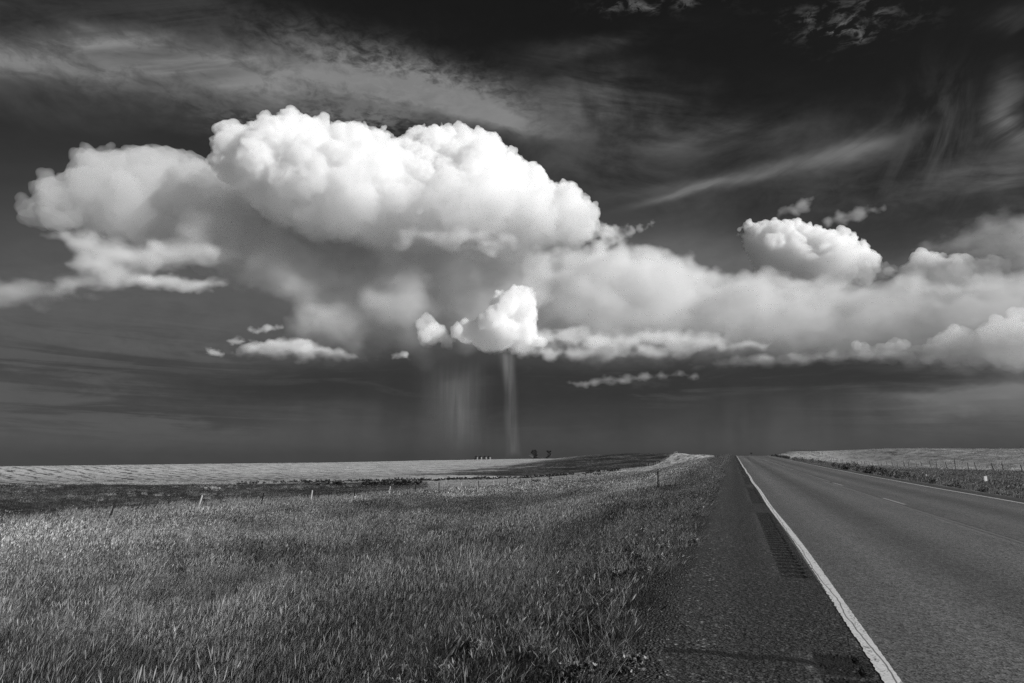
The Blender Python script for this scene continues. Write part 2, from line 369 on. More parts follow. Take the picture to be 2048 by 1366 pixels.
def cloud(name, label, D, spec, dens=.007, soft=None, vox=22, n=(13, 8), shr=((.28, .5), (.3, .5)), bias=(.2, -.2, .35), flat=1.0, jit=400,
          disp=((330, 110), (150, 60)), fade=None, seed=1, albedo=.999, floor=None, solid=True):
    r = random.Random(seed); B = Vector(bias); K = Vector((1, 1, flat))
    base = []
    for q in spec:
        px, py, rp = q[:3]; d = D+r.uniform(-jit, jit)+(q[3] if len(q) > 3 else 0)
        p = at(px, py, d); p.z *= flat; base.append((p, rp/F*d))
    if len(base) > 1200: r.shuffle(base)
    out = [(c, q, 3) for c, q in base]; lev = base
    for k in range(len(n)):
        nx = []
        for c, q in lev:
            for _ in range(n[k]):
                dv = (Vector((r.gauss(0, 1), r.gauss(0, 1), r.gauss(0, 1))).normalized()+B).normalized()
                rr = q*r.uniform(*shr[min(k, len(shr)-1)]); p = c+dv*(q*r.uniform(.8, .98)); nx.append((p, rr)); out.append((p, rr, 2 if k == 0 else 1))
        lev = nx
    V = []; Fc = []; o = 0
    for c, q, s in out:
        v, f = ICO[s]; V.append(v*q+np.array(c)); Fc.append(f+o); o += len(v)
    V = np.concatenate(V); nvv = noise.noise_vector                 # shear the lumps so that none stays round
    W = np.empty((len(V), 3)); s1, s2 = disp[0][0]*1.25, disp[-2 if len(disp) > 2 else 0][0]*.8; off = Vector((seed*7.1, 0, 0))
    for i in range(len(V)):
        p = Vector(V[i]); W[i] = nvv(p/s1+off)*(s1*.23)+nvv(p/s2)*(s2*.22)
    V = V+W; V[:, 2] /= flat
    me = mesh_np('soup', V, np.concatenate(Fc))
    ob = bpy.data.objects.new('soup', me); COL.objects.link(ob)
    md = ob.modifiers.new('r', 'REMESH'); md.mode = 'VOXEL'; md.voxel_size = vox
    dg = bpy.context.evaluated_depsgraph_get()
    m2 = bpy.data.meshes.new_from_object(ob.evaluated_get(dg)); bpy.data.objects.remove(ob); bpy.data.meshes.remove(me)
    nv = len(m2.vertices); c = np.empty(nv*3, 'f'); no = np.empty(nv*3, 'f')
    m2.vertices.foreach_get('co', c); m2.vertices.foreach_get('normal', no); c = c.reshape(-1, 3); no = no.reshape(-1, 3)
    ds = np.zeros(nv); vr = noise.voronoi
    for i in range(nv):
        p = Vector(c[i]); p.z *= flat
        for sz, am in disp:
            f1 = vr(p/sz)[0][0]; ds[i] += (.42-1.25*f1*f1)*am
        ds[i] += noise.noise(p/(disp[-1][0]*.7))*disp[-1][1]*.55
    c = c+no*ds[:, None]
    if floor is not None:                                # flat condensation level
        c[:, 2] = np.maximum(c[:, 2], floor+(c[:, 2]-floor)*.12)
    m2.vertices.foreach_set('co', c.astype('f').ravel()); m2.update()
    ob = bpy.data.objects.new('soup', m2); COL.objects.link(ob)      # close the creases the displacement folded over
    md = ob.modifiers.new('r', 'REMESH'); md.mode = 'VOXEL'; md.voxel_size = vox*.9
    m3 = bpy.data.meshes.new_from_object(ob.evaluated_get(bpy.context.evaluated_depsgraph_get())); bpy.data.objects.remove(ob); bpy.data.meshes.remove(m2); m2 = m3
    nv2 = len(m2.vertices); ed = np.empty(len(m2.edges)*2, 'i'); m2.edges.foreach_get('vertices', ed); ed = ed.reshape(-1, 2); lab = np.arange(nv2)
    while True:
        l2 = lab.copy(); mn = np.minimum(lab[ed[:, 0]], lab[ed[:, 1]]); np.minimum.at(l2, ed[:, 0], mn); np.minimum.at(l2, ed[:, 1], mn); l2 = l2[l2]; l2 = l2[l2]
        if np.array_equal(l2, lab): break
        lab = l2
    cnt = np.bincount(lab, minlength=nv2); keep = cnt[lab] > max(60, cnt.max()*(.5 if solid else .03))
    if not keep.all():
        bm = bmesh.new(); bm.from_mesh(m2); bm.verts.ensure_lookup_table(); bmesh.ops.delete(bm, geom=[bm.verts[int(i)] for i in np.nonzero(~keep)[0]], context='VERTS'); bm.to_mesh(m2); bm.free()
    m2.materials.clear()
    nv = len(m2.vertices); c = np.empty(nv*3, 'f'); m2.vertices.foreach_get('co', c); c = c.reshape(-1, 3)
    org = (c.min(0)+c.max(0))/2; org[2] = c[:, 2].min(); m2.vertices.foreach_set('co', (c-org).ravel()); m2.update()
    if soft:
        mt = soft_mat(name+'_droplets', dens, soft[1], soft[2], soft[3], fade, albedo)
        ob = link(name, m2, THIN); vdb_mod(ob, mt, vox*1.3, soft[0])
    else: ob = link(name, m2, cloud_mat(name+'_droplets', dens, albedo, fade))
    ob.location = tuple(float(q) for q in org); tag(ob, label, 'cloud')
    print('cloud', name, nv, round(time.time()-T0, 1)); return ob
THIN = cloud_mat('thin_vapour', 1e-7)
def fill(poly, N, rmin, rmax, D, seed, ne=None):
    """lumps of many sizes packed into a cloud's outline, piled up in depth like a pillow"""
    r = random.Random(seed); n = len(poly); out = []
    def inside(x, y):
        c = False
        for i in range(n):
            (x1, y1), (x2, y2) = poly[i], poly[i-1]
            if (y1 > y) != (y2 > y) and x < (x2-x1)*(y-y1)/(y2-y1)+x1: c = not c
        return c
    def dist(x, y):
        m = 1e9
        for i in range(n):
            (x1, y1), (x2, y2) = poly[i], poly[i-1]; dx_, dy_ = x2-x1, y2-y1
            t = max(0, min(1, ((x-x1)*dx_+(y-y1)*dy_)/max(dx_*dx_+dy_*dy_, 1e-6))); m = min(m, math.hypot(x-x1-t*dx_, y-y1-t*dy_))
        return m
    x0, x1_ = min(p[0] for p in poly), max(p[0] for p in poly); y0, y1_ = min(p[1] for p in poly), max(p[1] for p in poly)
    per = [(math.hypot(poly[i][0]-poly[i-1][0], poly[i][1]-poly[i-1][1]), i) for i in range(n)]
    ne = N//2 if ne is None else ne
    gx = rmin*2.2; xx = x0
    while xx < x1_:
        yy = y0
        while yy < y1_:
            if inside(xx, yy):
                d = dist(xx, yy)
                if d > rmin*.8: out.append((xx, yy, min(d, rmax)*r.uniform(.8, .95), r.uniform(-.15, .15)*rmax/F*D))
            yy += gx*1.6
        xx += gx*1.6
    N += len(out); ne += len(out)
    while len(out) < N:
        if len(out) < ne:
            i = r.choices([q[1] for q in per], [q[0] for q in per])[0]; t = r.random(); q = rmin*r.uniform(.8, 2.2)
            x = poly[i][0]+(poly[i-1][0]-poly[i][0])*t+r.uniform(-q, q); y = poly[i][1]+(poly[i-1][1]-poly[i][1])*t+r.uniform(-q, q)
            if not inside(x, y): continue
            d = dist(x, y)
            if d > q*1.6 or d < q*.5: continue
            rr = min(q, d*1.12)
        else:
            x, y = r.uniform(x0, x1_), r.uniform(y0, y1_)
            if not inside(x, y): continue
            d = dist(x, y); rr = min(d, rmax)*r.uniform(.35, 1)**1.3
            if rr < rmin: continue
        th = math.sqrt(max(0, min(d, rmax*1.6)*(2*rmax*1.6-min(d, rmax*1.6))))-rr*.8
        out.append((x, y, rr, max(th, 0)*r.uniform(-1, .7)/F*D))
    return out
def zpx(py, D): return at(1024, py, D).z
# towering main cloud
cloud('thundercloud', 'tallest brilliant white billowing tower of the storm, above the two pale rain shafts', 9000, fill([
 (425,290),(432,275),(440,265),(455,252),(470,246),(482,250),(495,257),(508,256),(518,248),(530,243),(548,241),(565,243),(585,245),(605,247),(625,252),(645,254),(660,256),(672,252),(685,250),(705,250),(722,258),(740,265),(760,275),(778,285),(785,296),(797,296),(803,280),(815,268),(835,265),(855,266),(880,270),(890,272),(905,266),(922,262),(940,266),(960,275),(985,283),(1005,293),(1020,303),(1035,315),(1050,325),(1062,335),(1072,347),(1085,360),(1088,378),(1100,382),(1118,375),(1135,378),(1148,390),(1160,402),(1175,412),(1190,420),(1197,435),(1205,445),(1225,452),(1240,458),(1228,470),(1215,485),(1200,497),(1150,512),(1090,520),(1030,520),(960,515),(880,512),(800,502),(740,492),(690,485),(640,475),(590,460),(560,445),(535,430),(515,405),(500,390),(480,370),(455,350),(440,330),(432,310)],
 420, 7, 85, 9000, 3, 190), dens=.0105, albedo=.985, vox=12, seed=3, n=(9, 4), shr=((.2, .5), (.25, .5)), jit=60, fade=(zpx(512, 9000), zpx(345, 9000), .03),
 disp=((470, 120), (200, 80), (95, 62), (48, 38)))
cloud('shoulder_cloud', 'soft grey shoulder of cloud spreading left of the white storm tower', 10500, fill([
 (15,410),(22,385),(45,375),(65,376),(78,368),(75,355),(90,353),(105,362),(130,365),(150,360),(140,345),(150,330),(170,315),(200,312),(235,305),(260,310),(280,318),(300,310),(325,303),(350,308),(375,318),(400,325),(425,340),(450,345),(510,390),(570,440),(610,500),(560,535),(480,535),(400,525),(300,505),(230,485),(160,465),(100,450),(50,435),(25,425)],
 170, 8, 78, 10500, 8, 95), dens=.0024, albedo=.925, vox=18, seed=8, n=(9, 4), shr=((.2, .5), (.25, .5)), jit=60, fade=(zpx(590, 10500), zpx(390, 10500), .22), disp=((470, 120), (200, 70), (95, 36)))
cloud('shelf_cloud', 'pale tapering shelf of cloud under the left shoulder of the storm', 9300, [
 (110, 470, 24), (165, 490, 36), (220, 505, 44), (280, 515, 48), (340, 515, 48), (400, 512, 44), (460, 510, 34), (515, 506, 24), (130, 570, 24), (160, 568, 28), (195, 570, 30), (240, 550, 44), (185, 530, 34), (285, 560, 30)],
 dens=.0030, soft=(150, 520, .1, .9), vox=22, seed=14, n=(11, 6), flat=1.9, disp=((300, 90), (120, 40)), jit=250)
cloud('shelf_cloud', 'thin pale sliver of cloud below the tapering shelf on the left', 9000, [
 (285, 563, 20), (305, 562, 22), (330, 562, 24), (355, 567, 26), (380, 570, 26), (405, 571, 24), (430, 566, 18)],
 dens=.0030, soft=(80, 300, .15, .9), vox=14, seed=15, n=(11, 6), flat=1.7, disp=((200, 60), (100, 30)), jit=150)
# broad grey underside of the tower, shadow partly put into darker droplet colour
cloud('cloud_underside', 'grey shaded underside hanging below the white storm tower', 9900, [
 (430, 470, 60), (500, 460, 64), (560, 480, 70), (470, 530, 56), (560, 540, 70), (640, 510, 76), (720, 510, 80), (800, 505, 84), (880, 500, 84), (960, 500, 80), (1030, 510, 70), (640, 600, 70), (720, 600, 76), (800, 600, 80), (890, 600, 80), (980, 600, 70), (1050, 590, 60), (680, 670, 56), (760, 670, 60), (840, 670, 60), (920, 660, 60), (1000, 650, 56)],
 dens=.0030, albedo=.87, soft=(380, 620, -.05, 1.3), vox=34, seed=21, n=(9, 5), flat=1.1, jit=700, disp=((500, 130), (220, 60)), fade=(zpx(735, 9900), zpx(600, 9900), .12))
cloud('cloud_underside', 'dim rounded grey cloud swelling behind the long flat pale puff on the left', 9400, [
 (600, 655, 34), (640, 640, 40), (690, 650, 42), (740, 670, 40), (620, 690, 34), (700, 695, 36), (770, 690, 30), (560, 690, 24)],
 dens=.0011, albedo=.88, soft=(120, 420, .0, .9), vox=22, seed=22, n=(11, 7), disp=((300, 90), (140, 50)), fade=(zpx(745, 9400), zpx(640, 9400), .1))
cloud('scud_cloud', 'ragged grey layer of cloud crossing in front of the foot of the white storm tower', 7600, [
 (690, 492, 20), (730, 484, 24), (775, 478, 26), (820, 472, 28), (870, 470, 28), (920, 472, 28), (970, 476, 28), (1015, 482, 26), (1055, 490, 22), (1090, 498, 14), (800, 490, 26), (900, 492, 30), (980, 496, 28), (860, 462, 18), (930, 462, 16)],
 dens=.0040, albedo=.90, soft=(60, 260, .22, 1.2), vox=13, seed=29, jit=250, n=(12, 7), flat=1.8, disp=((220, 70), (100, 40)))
cloud('anvil_cloud', 'luminous light grey cloud bank between the storm tower and the right-hand white cloud', 10800, fill([
 (1040,500),(1100,500),(1140,497),(1180,490),(1230,490),(1270,487),(1300,493),(1330,502),(1348,518),(1372,532),(1400,542),(1440,542),(1480,536),(1520,542),(1560,552),(1620,557),(1700,570),(1800,572),(1900,570),(2000,566),(2110,560),(2110,730),(1900,725),(1700,720),(1500,725),(1300,730),(1100,730),(1030,680)],
 240, 16, 88, 10800, 33, 90), dens=.0032, albedo=.935, soft=(90, 400, .08, 1.1), vox=26, seed=33, n=(8, 4), shr=((.2, .5), (.25, .5)), jit=60, disp=((420, 140), (180, 80), (90, 36)), fade=(zpx(735, 10800), zpx(520, 10800), .12))
cloud('cloud_wisp', 'feathered white wisp trailing right from the foot of the white storm tower', 9100, [
 (1200, 462, 16), (1215, 468, 18), (1232, 468, 16), (1250, 465, 13), (1266, 461, 11), (1280, 457, 9), (1292, 453, 7), (1303, 449, 5), (1222, 482, 12), (1208, 488, 12), (1242, 476, 10)],
 dens=.0045, albedo=.985, soft=(45, 170, .2, 1.1), vox=9, seed=34, jit=80, n=(10, 6), disp=((150, 50), (70, 30)))
cloud('cumulus_cloud', 'crisp white cauliflower cloud standing alone above the road on the right', 13500, fill([
 (1468,465),(1475,455),(1490,452),(1500,443),(1510,450),(1525,446),(1545,450),(1560,458),(1572,452),(1590,452),(1605,458),(1618,448),(1632,455),(1650,462),(1665,468),(1690,476),(1702,474),(1720,482),(1730,495),(1745,502),(1758,515),(1765,528),(1790,530),(1800,534),(1780,548),(1740,568),(1690,574),(1640,570),(1600,570),(1560,570),(1530,558),(1510,540),(1495,518),(1485,505),(1492,490),(1475,475)],
 150, 5, 40, 13500, 41, 85), dens=.0105, albedo=.992, vox=15, seed=41, n=(9, 4), shr=((.2, .5), (.25, .5)), jit=40, fade=(zpx(585, 13500), zpx(535, 13500), .08), disp=((400, 110), (190, 80), (90, 58)))
cloud('cumulus_cloud', 'low white cauliflower cloud at the right end, lower than the white cloud above the road', 14000, fill([
 (1785,545),(1805,535),(1820,525),(1835,512),(1855,506),(1875,512),(1885,522),(1905,518),(1925,520),(1945,522),(1975,520),(1992,522),(2000,540),(2012,548),(2015,560),(1995,570),(1950,575),(1920,588),(1870,590),(1820,582),(1790,565)],
 100, 5, 30, 14000, 47, 60), dens=.0095, albedo=.988, vox=16, seed=47, n=(9, 4), shr=((.2, .5), (.25, .5)), jit=40, fade=(zpx(592, 14000), zpx(552, 14000), .08), disp=((400, 110), (190, 70), (90, 40)))
cloud('cumulus_cloud', 'small brilliant white turret of cloud right above the rain shafts', 7000, fill([
 (908,662),(915,650),(928,642),(945,638),(960,626),(972,618),(984,600),(1000,588),(1012,581),(1025,576),(1040,579),(1055,589),(1067,601),(1072,620),(1077,636),(1066,652),(1064,670),(1084,682),(1080,698),(1040,706),(990,704),(950,696),(925,684),(912,672)],
 170, 4, 36, 7000, 52, 70), dens=.0150, albedo=.992, vox=7, seed=52, n=(9, 4), shr=((.2, .5), (.25, .5)), jit=30, disp=((200, 50), (95, 34), (46, 18)), fade=(zpx(712, 7000), zpx(675, 7000), .06))
cloud('cumulus_cloud', 'small ragged white puff just left of the bright turret above the rain', 7200, [
 (855, 652, 16), (870, 668, 20), (850, 680, 12), (895, 683, 12), (842, 640, 11)],
 dens=.008, vox=7, seed=57, jit=120, n=(12, 8), disp=((150, 50), (70, 36), (35, 14)), fade=(zpx(705, 7200), zpx(670, 7200), .1))
cloud('cumulus_cloud', 'long flat pale puff of cloud low on the left, under the grey underside', 8000, [
 (478, 709, 18), (500, 705, 22), (525, 702, 26), (555, 697, 30), (585, 694, 30), (615, 699, 27), (645, 705, 24), (672, 709, 20), (695, 712, 15), (712, 715, 9), (560, 708, 26), (610, 710, 26)],
 dens=.0065, soft=(45, 300, .05, .9), vox=8, seed=61, jit=170, n=(13, 8), flat=2.1, disp=((190, 60), (90, 36), (45, 16)), fade=(zpx(726, 8000), zpx(700, 8000), .12))
for lb, sp in (('tiny round white puff at the left end of the long flat pale puff', [(424, 702, 12), (431, 704, 13), (440, 708, 11)]),
               ('thin pale wisp of cloud just above the long flat pale puff', [(462, 682, 11), (478, 680, 13), (494, 679, 13), (510, 682, 11)]),
               ('small grey wisp of cloud higher than the thin pale wisp on the left', [(500, 664, 11), (515, 662, 13), (530, 659, 14), (545, 656, 14), (556, 655, 10)]),
               ('tiny isolated puff between the long flat pale puff and the turret', [(796, 714, 12), (806, 712, 13), (815, 711, 9)])):
    cloud('cloud_puff', lb, 8000, sp, dens=.0055, soft=(35, 220, .1, .9), vox=7, seed=len(lb), jit=50, flat=2.0, disp=((150, 45), (70, 30)))
cloud('cloud_bank', 'ragged row of grey-white cloud stretching from the turret towards the road', 8600, [
 (1075, 680, 30), (1110, 672, 32), (1150, 676, 34), (1200, 684, 34), (1250, 682, 34), (1300, 676, 34), (1350, 680, 34), (1400, 686, 32), (1445, 690, 28), (1485, 692, 24), (1520, 692, 18), (1545, 691, 10), (1100, 706, 32), (1160, 708, 34), (1230, 708, 34), (1300, 706, 32), (1360, 704, 26), (1040, 700, 30)],
 dens=.0065, albedo=.955, soft=(80, 300, .12, 1.2), vox=13, seed=66, jit=300, flat=1.9, disp=((260, 80), (120, 50), (60, 20)), fade=(zpx(735, 8600), zpx(695, 8600), .08))
cloud('cloud_bank', 'dim streak of small cloud heads under the ragged grey-white row, left of the road', 8300, [
 (1160, 768, 20), (1190, 765, 20), (1220, 762, 22), (1255, 758, 22), (1290, 754, 22), (1325, 751, 20), (1355, 749, 17), (1385, 752, 16), (1412, 757, 12)],
 dens=.0026, albedo=.9, soft=(60, 240, .2, 1.3), vox=11, seed=67, jit=160, flat=2.2, disp=((180, 50), (80, 30)))
cloud('cloud_bank', 'long grey ribbon of cloud above the dark band right of the road', 11800, [
 (1440, 728, 26), (1490, 725, 28), (1540, 722, 30), (1600, 720, 30), (1660, 715, 30), (1720, 714, 28), (1780, 712, 28), (1840, 716, 24), (1400, 732, 18)],
 dens=.0022, soft=(120, 420, .05, 1.0), vox=20, seed=68, jit=200, flat=2.4, disp=((280, 80), (120, 40)), fade=(zpx(745, 11800), zpx(712, 11800), .1))
cloud('cloud_bank', 'row of small grey-white cauliflower heads low at the right edge of the sky', 11500, fill([
 (1700,695),(1718,684),(1730,692),(1750,698),(1765,690),(1790,690),(1800,682),(1815,686),(1830,698),(1850,695),(1862,675),(1880,668),(1905,660),(1930,668),(1950,672),(1965,655),(1985,645),(2005,648),(2020,645),(2045,640),(2110,640),(2110,730),(2000,735),(1920,732),(1850,730),(1780,726),(1712,712)],
 140, 5, 38, 11500, 71, 75), dens=.0065, albedo=.955, vox=13, seed=71, n=(9, 4), shr=((.2, .5), (.25, .5)), jit=40, disp=((330, 90), (160, 60), (80, 34)), fade=(zpx(738, 11500), zpx(675, 11500), .06))
cloud('lens_cloud', 'small slanting grey lens-shaped cloud above the white cloud, nearer the tower', 15500, [(1548, 440, 9), (1565, 431, 12), (1585, 420, 14), (1605, 409, 14), (1620, 402, 9)], dens=.0022, soft=(130, 420, .1, .9), vox=20, seed=75, jit=100, n=(10, 6), disp=((260, 70), (120, 40)), flat=1.1)
cloud('lens_cloud', 'longer slanting grey lens-shaped cloud just above the white cauliflower cloud', 15800, [(1632, 456, 11), (1655, 448, 15), (1685, 440, 16), (1715, 430, 16), (1745, 420, 13), (1770, 414, 8), (1790, 411, 4)], dens=.0022, soft=(130, 420, .1, .9), vox=20, seed=78, jit=100, n=(10, 6), disp=((260, 70), (120, 40)), flat=1.1)
cloud('low_cloud_strip', 'low pale strip of cloud at the left edge of the sky, under the shelf', 9800, [
 (-60, 585, 40), (0, 580, 40), (50, 578, 38), (100, 584, 34), (140, 590, 28), (175, 594, 18), (20, 606, 26), (70, 608, 20), (-20, 604, 30)],
 dens=.0012, albedo=.88, soft=(90, 380, .15, 1.1), vox=20, seed=91, jit=300, flat=2.4, disp=((300, 90), (120, 40)))
cloud('veil_cloud', 'soft slanting grey cloud sheet rising behind the right-hand white clouds to the right edge', 17000, [
 (1860, 500, 26), (1900, 490, 32), (1940, 480, 36), (1990, 466, 40), (2040, 456, 46), (2090, 450, 50), (1980, 505, 40), (2040, 500, 50), (2100, 500, 60), (1920, 515, 30)],
 dens=.0008, albedo=.88, soft=(260, 500, .2, 1.1), vox=42, seed=95, jit=300, flat=1.6, disp=((500, 160), (220, 80)))
# rain shafts
def shaft(label, pts, D, dens, seed, vox):
    mb = MB(); P = [at(px, py, D) for px, py, rp in pts]; R_ = [rp/F*D for px, py, rp in pts]
    mb.tube(P, R_, 16); zt, zb = P[0].z, P[-1].z; bm = bmesh.new()
    me = mb.mesh('rain_shaft'); bm.from_mesh(me); bmesh.ops.triangulate(bm, faces=[f for f in bm.faces if len(f.verts) > 4]); bm.to_mesh(me); bm.free()
    m, nt, out = material('rain_'+str(seed)); v = nt.nodes.new('ShaderNodeVolumePrincipled'); v.inputs['Color'].default_value = (.98,)*3+(1,)
    v.inputs['Density Attribute'].default_value = ''
    vi = nt.nodes.new('ShaderNodeVolumeInfo'); d = E(vi.outputs['Density']); Pp, _ = geo_pos(nt); x, y, z = split(Pp)
    n = nz(vec(x*.022, y*.022, z*.0014), 1, 4, .65)
    q = d*d*sstep(n, .28, .68)*1.7*(sstep(z, zt, zt-(zt-zb)*.2)*.5+.5)*(sstep(z, zb-100, zb+(zt-zb)*.45)*.55+.45)
    nt.links.new((q*dens).v, v.inputs['Density']); nt.links.new(v.outputs[0], out.inputs['Volume'])
    ob = link('rain_shaft', me, THIN); vdb_mod(ob, m, vox, max(R_)*.95); return tag(ob, label, 'rain shaft')
shaft('bright narrow rain shaft falling from below the white turret', [(1012, 695, 26), (1017, 745, 22), (1022, 790, 19), (1021, 840, 20), (1025, 880, 20), (1027, 918, 22)], 6900, .0022, 1, 13)
shaft('faint wide rain shaft left of the bright one, above the grain bins', [(905, 700, 95), (912, 770, 92), (922, 830, 80), (934, 880, 64), (944, 920, 54)], 7300, .00042, 2, 28)

# ------------------------------------------------------------------ ground
azs = np.concatenate([np.arange(-180, -66, 5), np.arange(-66, -4, .3), np.arange(-4, 2, .1), np.arange(2, 34, .3), np.arange(34, 180, 5)])
azs = np.radians(azs); NA = len(azs)
rs = [0.8]
while rs[-1] < 14000: rs.append(rs[-1]*1.03)
rs = np.array(rs); NR = len(rs)
A, Rr = np.meshgrid(azs, rs); GX = Rr*np.sin(A); GY = Rr*np.cos(A)
GZ = height(GX, GY)
V = np.stack([GX, GY, GZ], -1).reshape(-1, 3); V = np.concatenate([V, [[0, 0, -.03]]])
idx = np.arange(NR*NA).reshape(NR, NA); nx = np.roll(idx, -1, 1)
Q = np.stack([idx[:-1], nx[:-1], nx[1:], idx[1:]], -1).reshape(-1, 4)[:, ::-1]
me = mesh_np('ground', V, Q, True)
bm = bmesh.new(); bm.from_mesh(me); bm.verts.ensure_lookup_table()
for k in range(NA): bm.faces.new((bm.verts[int(idx[0, k])], bm.verts[NR*NA], bm.verts[int(nx[0, k])]))
bmesh.ops.recalc_face_normals(bm, faces=bm.faces)
if sum(f.normal.z for f in bm.faces) < 0: bmesh.ops.reverse_faces(bm, faces=bm.faces)
bm.to_mesh(me); bm.free()
m, nt, out = material('prairie_soil'); P, g = geo_pos(nt); X, Y, Z = split(P)
n20 = nz(vec(X, Y), .05, 5, .6); n6 = nz(vec(X, Y, 9), .16, 4, .6); n1 = nz(vec(X, Y, 4), .9, 4, .7); n3 = nz(vec(X, Y, 17), .35, 4, .65)
wob = (n20-.5)*34+(n6-.5)*10
leftf = sstep(X*-1, 34.3, 34.9)                                        # beyond the left fence
f = (X+162)*-.818+(Y-118)*.576+(n6-.5)*7
near = leftf*sstep(f+(nz(vec(X, Y, 51), .55, 3, .8)-.5)*26*sstep(X, -120, -170), 1, -1)                                            # near side of the valley line
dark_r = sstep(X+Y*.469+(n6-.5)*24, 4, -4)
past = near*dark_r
# stubble with raked swaths
swd = (X*.506+Y*.862)+(n20-.5)*9
sw = absf(fract(swd/8.0)-.5)*2
al = X*-.862+Y*.506
swn = nz(vec(swd*.55, al*.03, 6), 1, 5, .7); sp = nz(vec(X, Y, 51), .55, 3, .8)
stub = mix(.50, .07, sstep(sw+(sp-.5)*1.3+(swn-.5)*2.2+(n6-.5)*1.0, .72, 1.0))
stub = mix(stub, .06, sstep(swn*.8+n20*.2, .50, .62)*.9)*(.55+sp*.9)
rough_patch = sstep(f+(n20-.5)*160, 190, 20)*sstep(n3*.6+sp*.6, .55, .66)*sstep(X, -90, -170)+sstep(f+(n20-.5)*60, 95, 10)*sstep(n3*.6+sp*.6, .62, .70)*.6
stub = mix(stub, .03, sat(rough_patch*.95))
strip = mix(.50, .36, n3)*(.6+sp*.8)
far_left = mix(strip, stub, maxf(sstep(f+(n20-.5)*10, 20, 30), sstep(X+(n6-.5)*30, -128, -160)))
hill = leftf*sstep(Y-(224+(X*-1-36)*.55)+(n6-.5)*24+(sp-.5)*16, -2, 3)*sstep(X+(n20-.5)*170+(swn-.5)*130+(sp-.5)*40, -150, -115)
hillc = mix(.018, .30, sstep(sp*.5+swn*.5, .48, .62)*sstep(n20, .36, .6))
far_left = mix(far_left, hillc, hill)
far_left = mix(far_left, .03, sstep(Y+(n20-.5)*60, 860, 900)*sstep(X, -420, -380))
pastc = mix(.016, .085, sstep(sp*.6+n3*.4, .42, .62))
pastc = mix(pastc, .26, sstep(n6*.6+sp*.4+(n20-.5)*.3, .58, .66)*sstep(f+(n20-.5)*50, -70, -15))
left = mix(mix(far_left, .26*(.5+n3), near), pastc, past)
# between left fence and the road
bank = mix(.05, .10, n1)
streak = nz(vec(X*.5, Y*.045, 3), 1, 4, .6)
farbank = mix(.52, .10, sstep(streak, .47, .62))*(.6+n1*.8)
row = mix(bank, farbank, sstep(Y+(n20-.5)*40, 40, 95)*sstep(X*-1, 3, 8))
# right side
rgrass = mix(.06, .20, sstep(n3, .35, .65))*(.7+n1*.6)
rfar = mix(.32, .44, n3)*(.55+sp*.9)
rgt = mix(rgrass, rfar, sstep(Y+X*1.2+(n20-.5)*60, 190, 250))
rhill = mix(.34, .06, sstep(nz(vec(X*.14, Y*.05, 8), 1, 6, .72), .46, .60)*sstep(n1, .33, .55))*(.5+sp*1.0)
rhill = mix(rhill, .44, sstep(X+(n6-.5)*20, 70, 46)*.8)
rgt = mix(rgt, rhill, sstep(X, 42.6, 43.6))
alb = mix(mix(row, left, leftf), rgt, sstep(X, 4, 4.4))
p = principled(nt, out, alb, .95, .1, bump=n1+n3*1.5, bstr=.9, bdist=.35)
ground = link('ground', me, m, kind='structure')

# ------------------------------------------------------------------ road
ys = np.concatenate([np.arange(-30, 1, 3), np.arange(1, 80, 1.0), np.arange(80, 400, 4), np.arange(400, 3000, 60)])
def sheet(name, xs, ys, zoff, mat, zfun=None):
    Xg, Yg = np.meshgrid(xs, ys); Zg = rd(Yg)+zoff+(zfun(Xg, Yg) if zfun else 0)
    V = np.stack([Xg, Yg, Zg], -1).reshape(-1, 3); n, k = len(ys), len(xs); ix = np.arange(n*k).reshape(n, k)
    Q = np.stack([ix[:-1, :-1], ix[:-1, 1:], ix[1:, 1:], ix[1:, :-1]], -1).reshape(-1, 4)
    return link(name, mesh_np(name, V, Q, True), mat, kind='structure')
def aggregate(P, s):
    v = voro(P, s); d = E(v.outputs['Distance']); c = split(v.outputs['Color'])[0]; return d, c
m, nt, out = material('worn_asphalt'); P, g = geo_pos(nt); X, Y, Z = split(P)
d1, c1 = aggregate(P, 70); d2, c2 = aggregate(P, 26)
ln = nz(vec(X*1.1, Y*.02, 2), 1, 4, .55); ln2 = nz(vec(X*5, Y*.05, 6), 1, 3, .6); bl = nz(P, .35, 5, .6)
# wheel tracks polished paler, oil strip in between darker
def track(c, wd): q = (X-c)/wd; return exp_(q*q*-1)
alb = .105+(ln-.5)*.07+(ln2-.5)*.04+(bl-.5)*.05
alb = alb+.03*track(1.9, .45)+.028*track(3.75, .4)-.028*track(2.85, .38)+.022*track(5.7, .4)+.022*track(7.4, .4)-.024*track(6.55, .42)
alb = alb+.035*track(4.52, .16)*sstep(ln2, .3, .6)
crk = absf((X-4.72)+(nz(vec(0, Y*.8, 1), 1, 3, .6)-.5)*.03)
alb = alb-.06*sstep(crk, .012, .004)
alb = alb*(.12+c1*1.05+c2*.6)*.90
tcr = absf(Y+(nz(vec(X*2, Y*.2, 4), 1, 3, .7)-.5)*.5-22.4); alb = alb*(1-.45*sstep(tcr, .03, .01))
tcr = absf(Y+(nz(vec(X*2, Y*.2, 14), 1, 3, .7)-.5)*.5-41.0); alb = alb*(1-.5*sstep(tcr, .05, .02))
principled(nt, out, maxf(alb, .02), .78, .35, bump=d1*.6+d2*.8+c1*.4, bstr=.55, bdist=.008)
sheet('road', np.array([.9, 2, 3.2, 4.4, 5.6, 7, 8.38]), ys, .0, m)
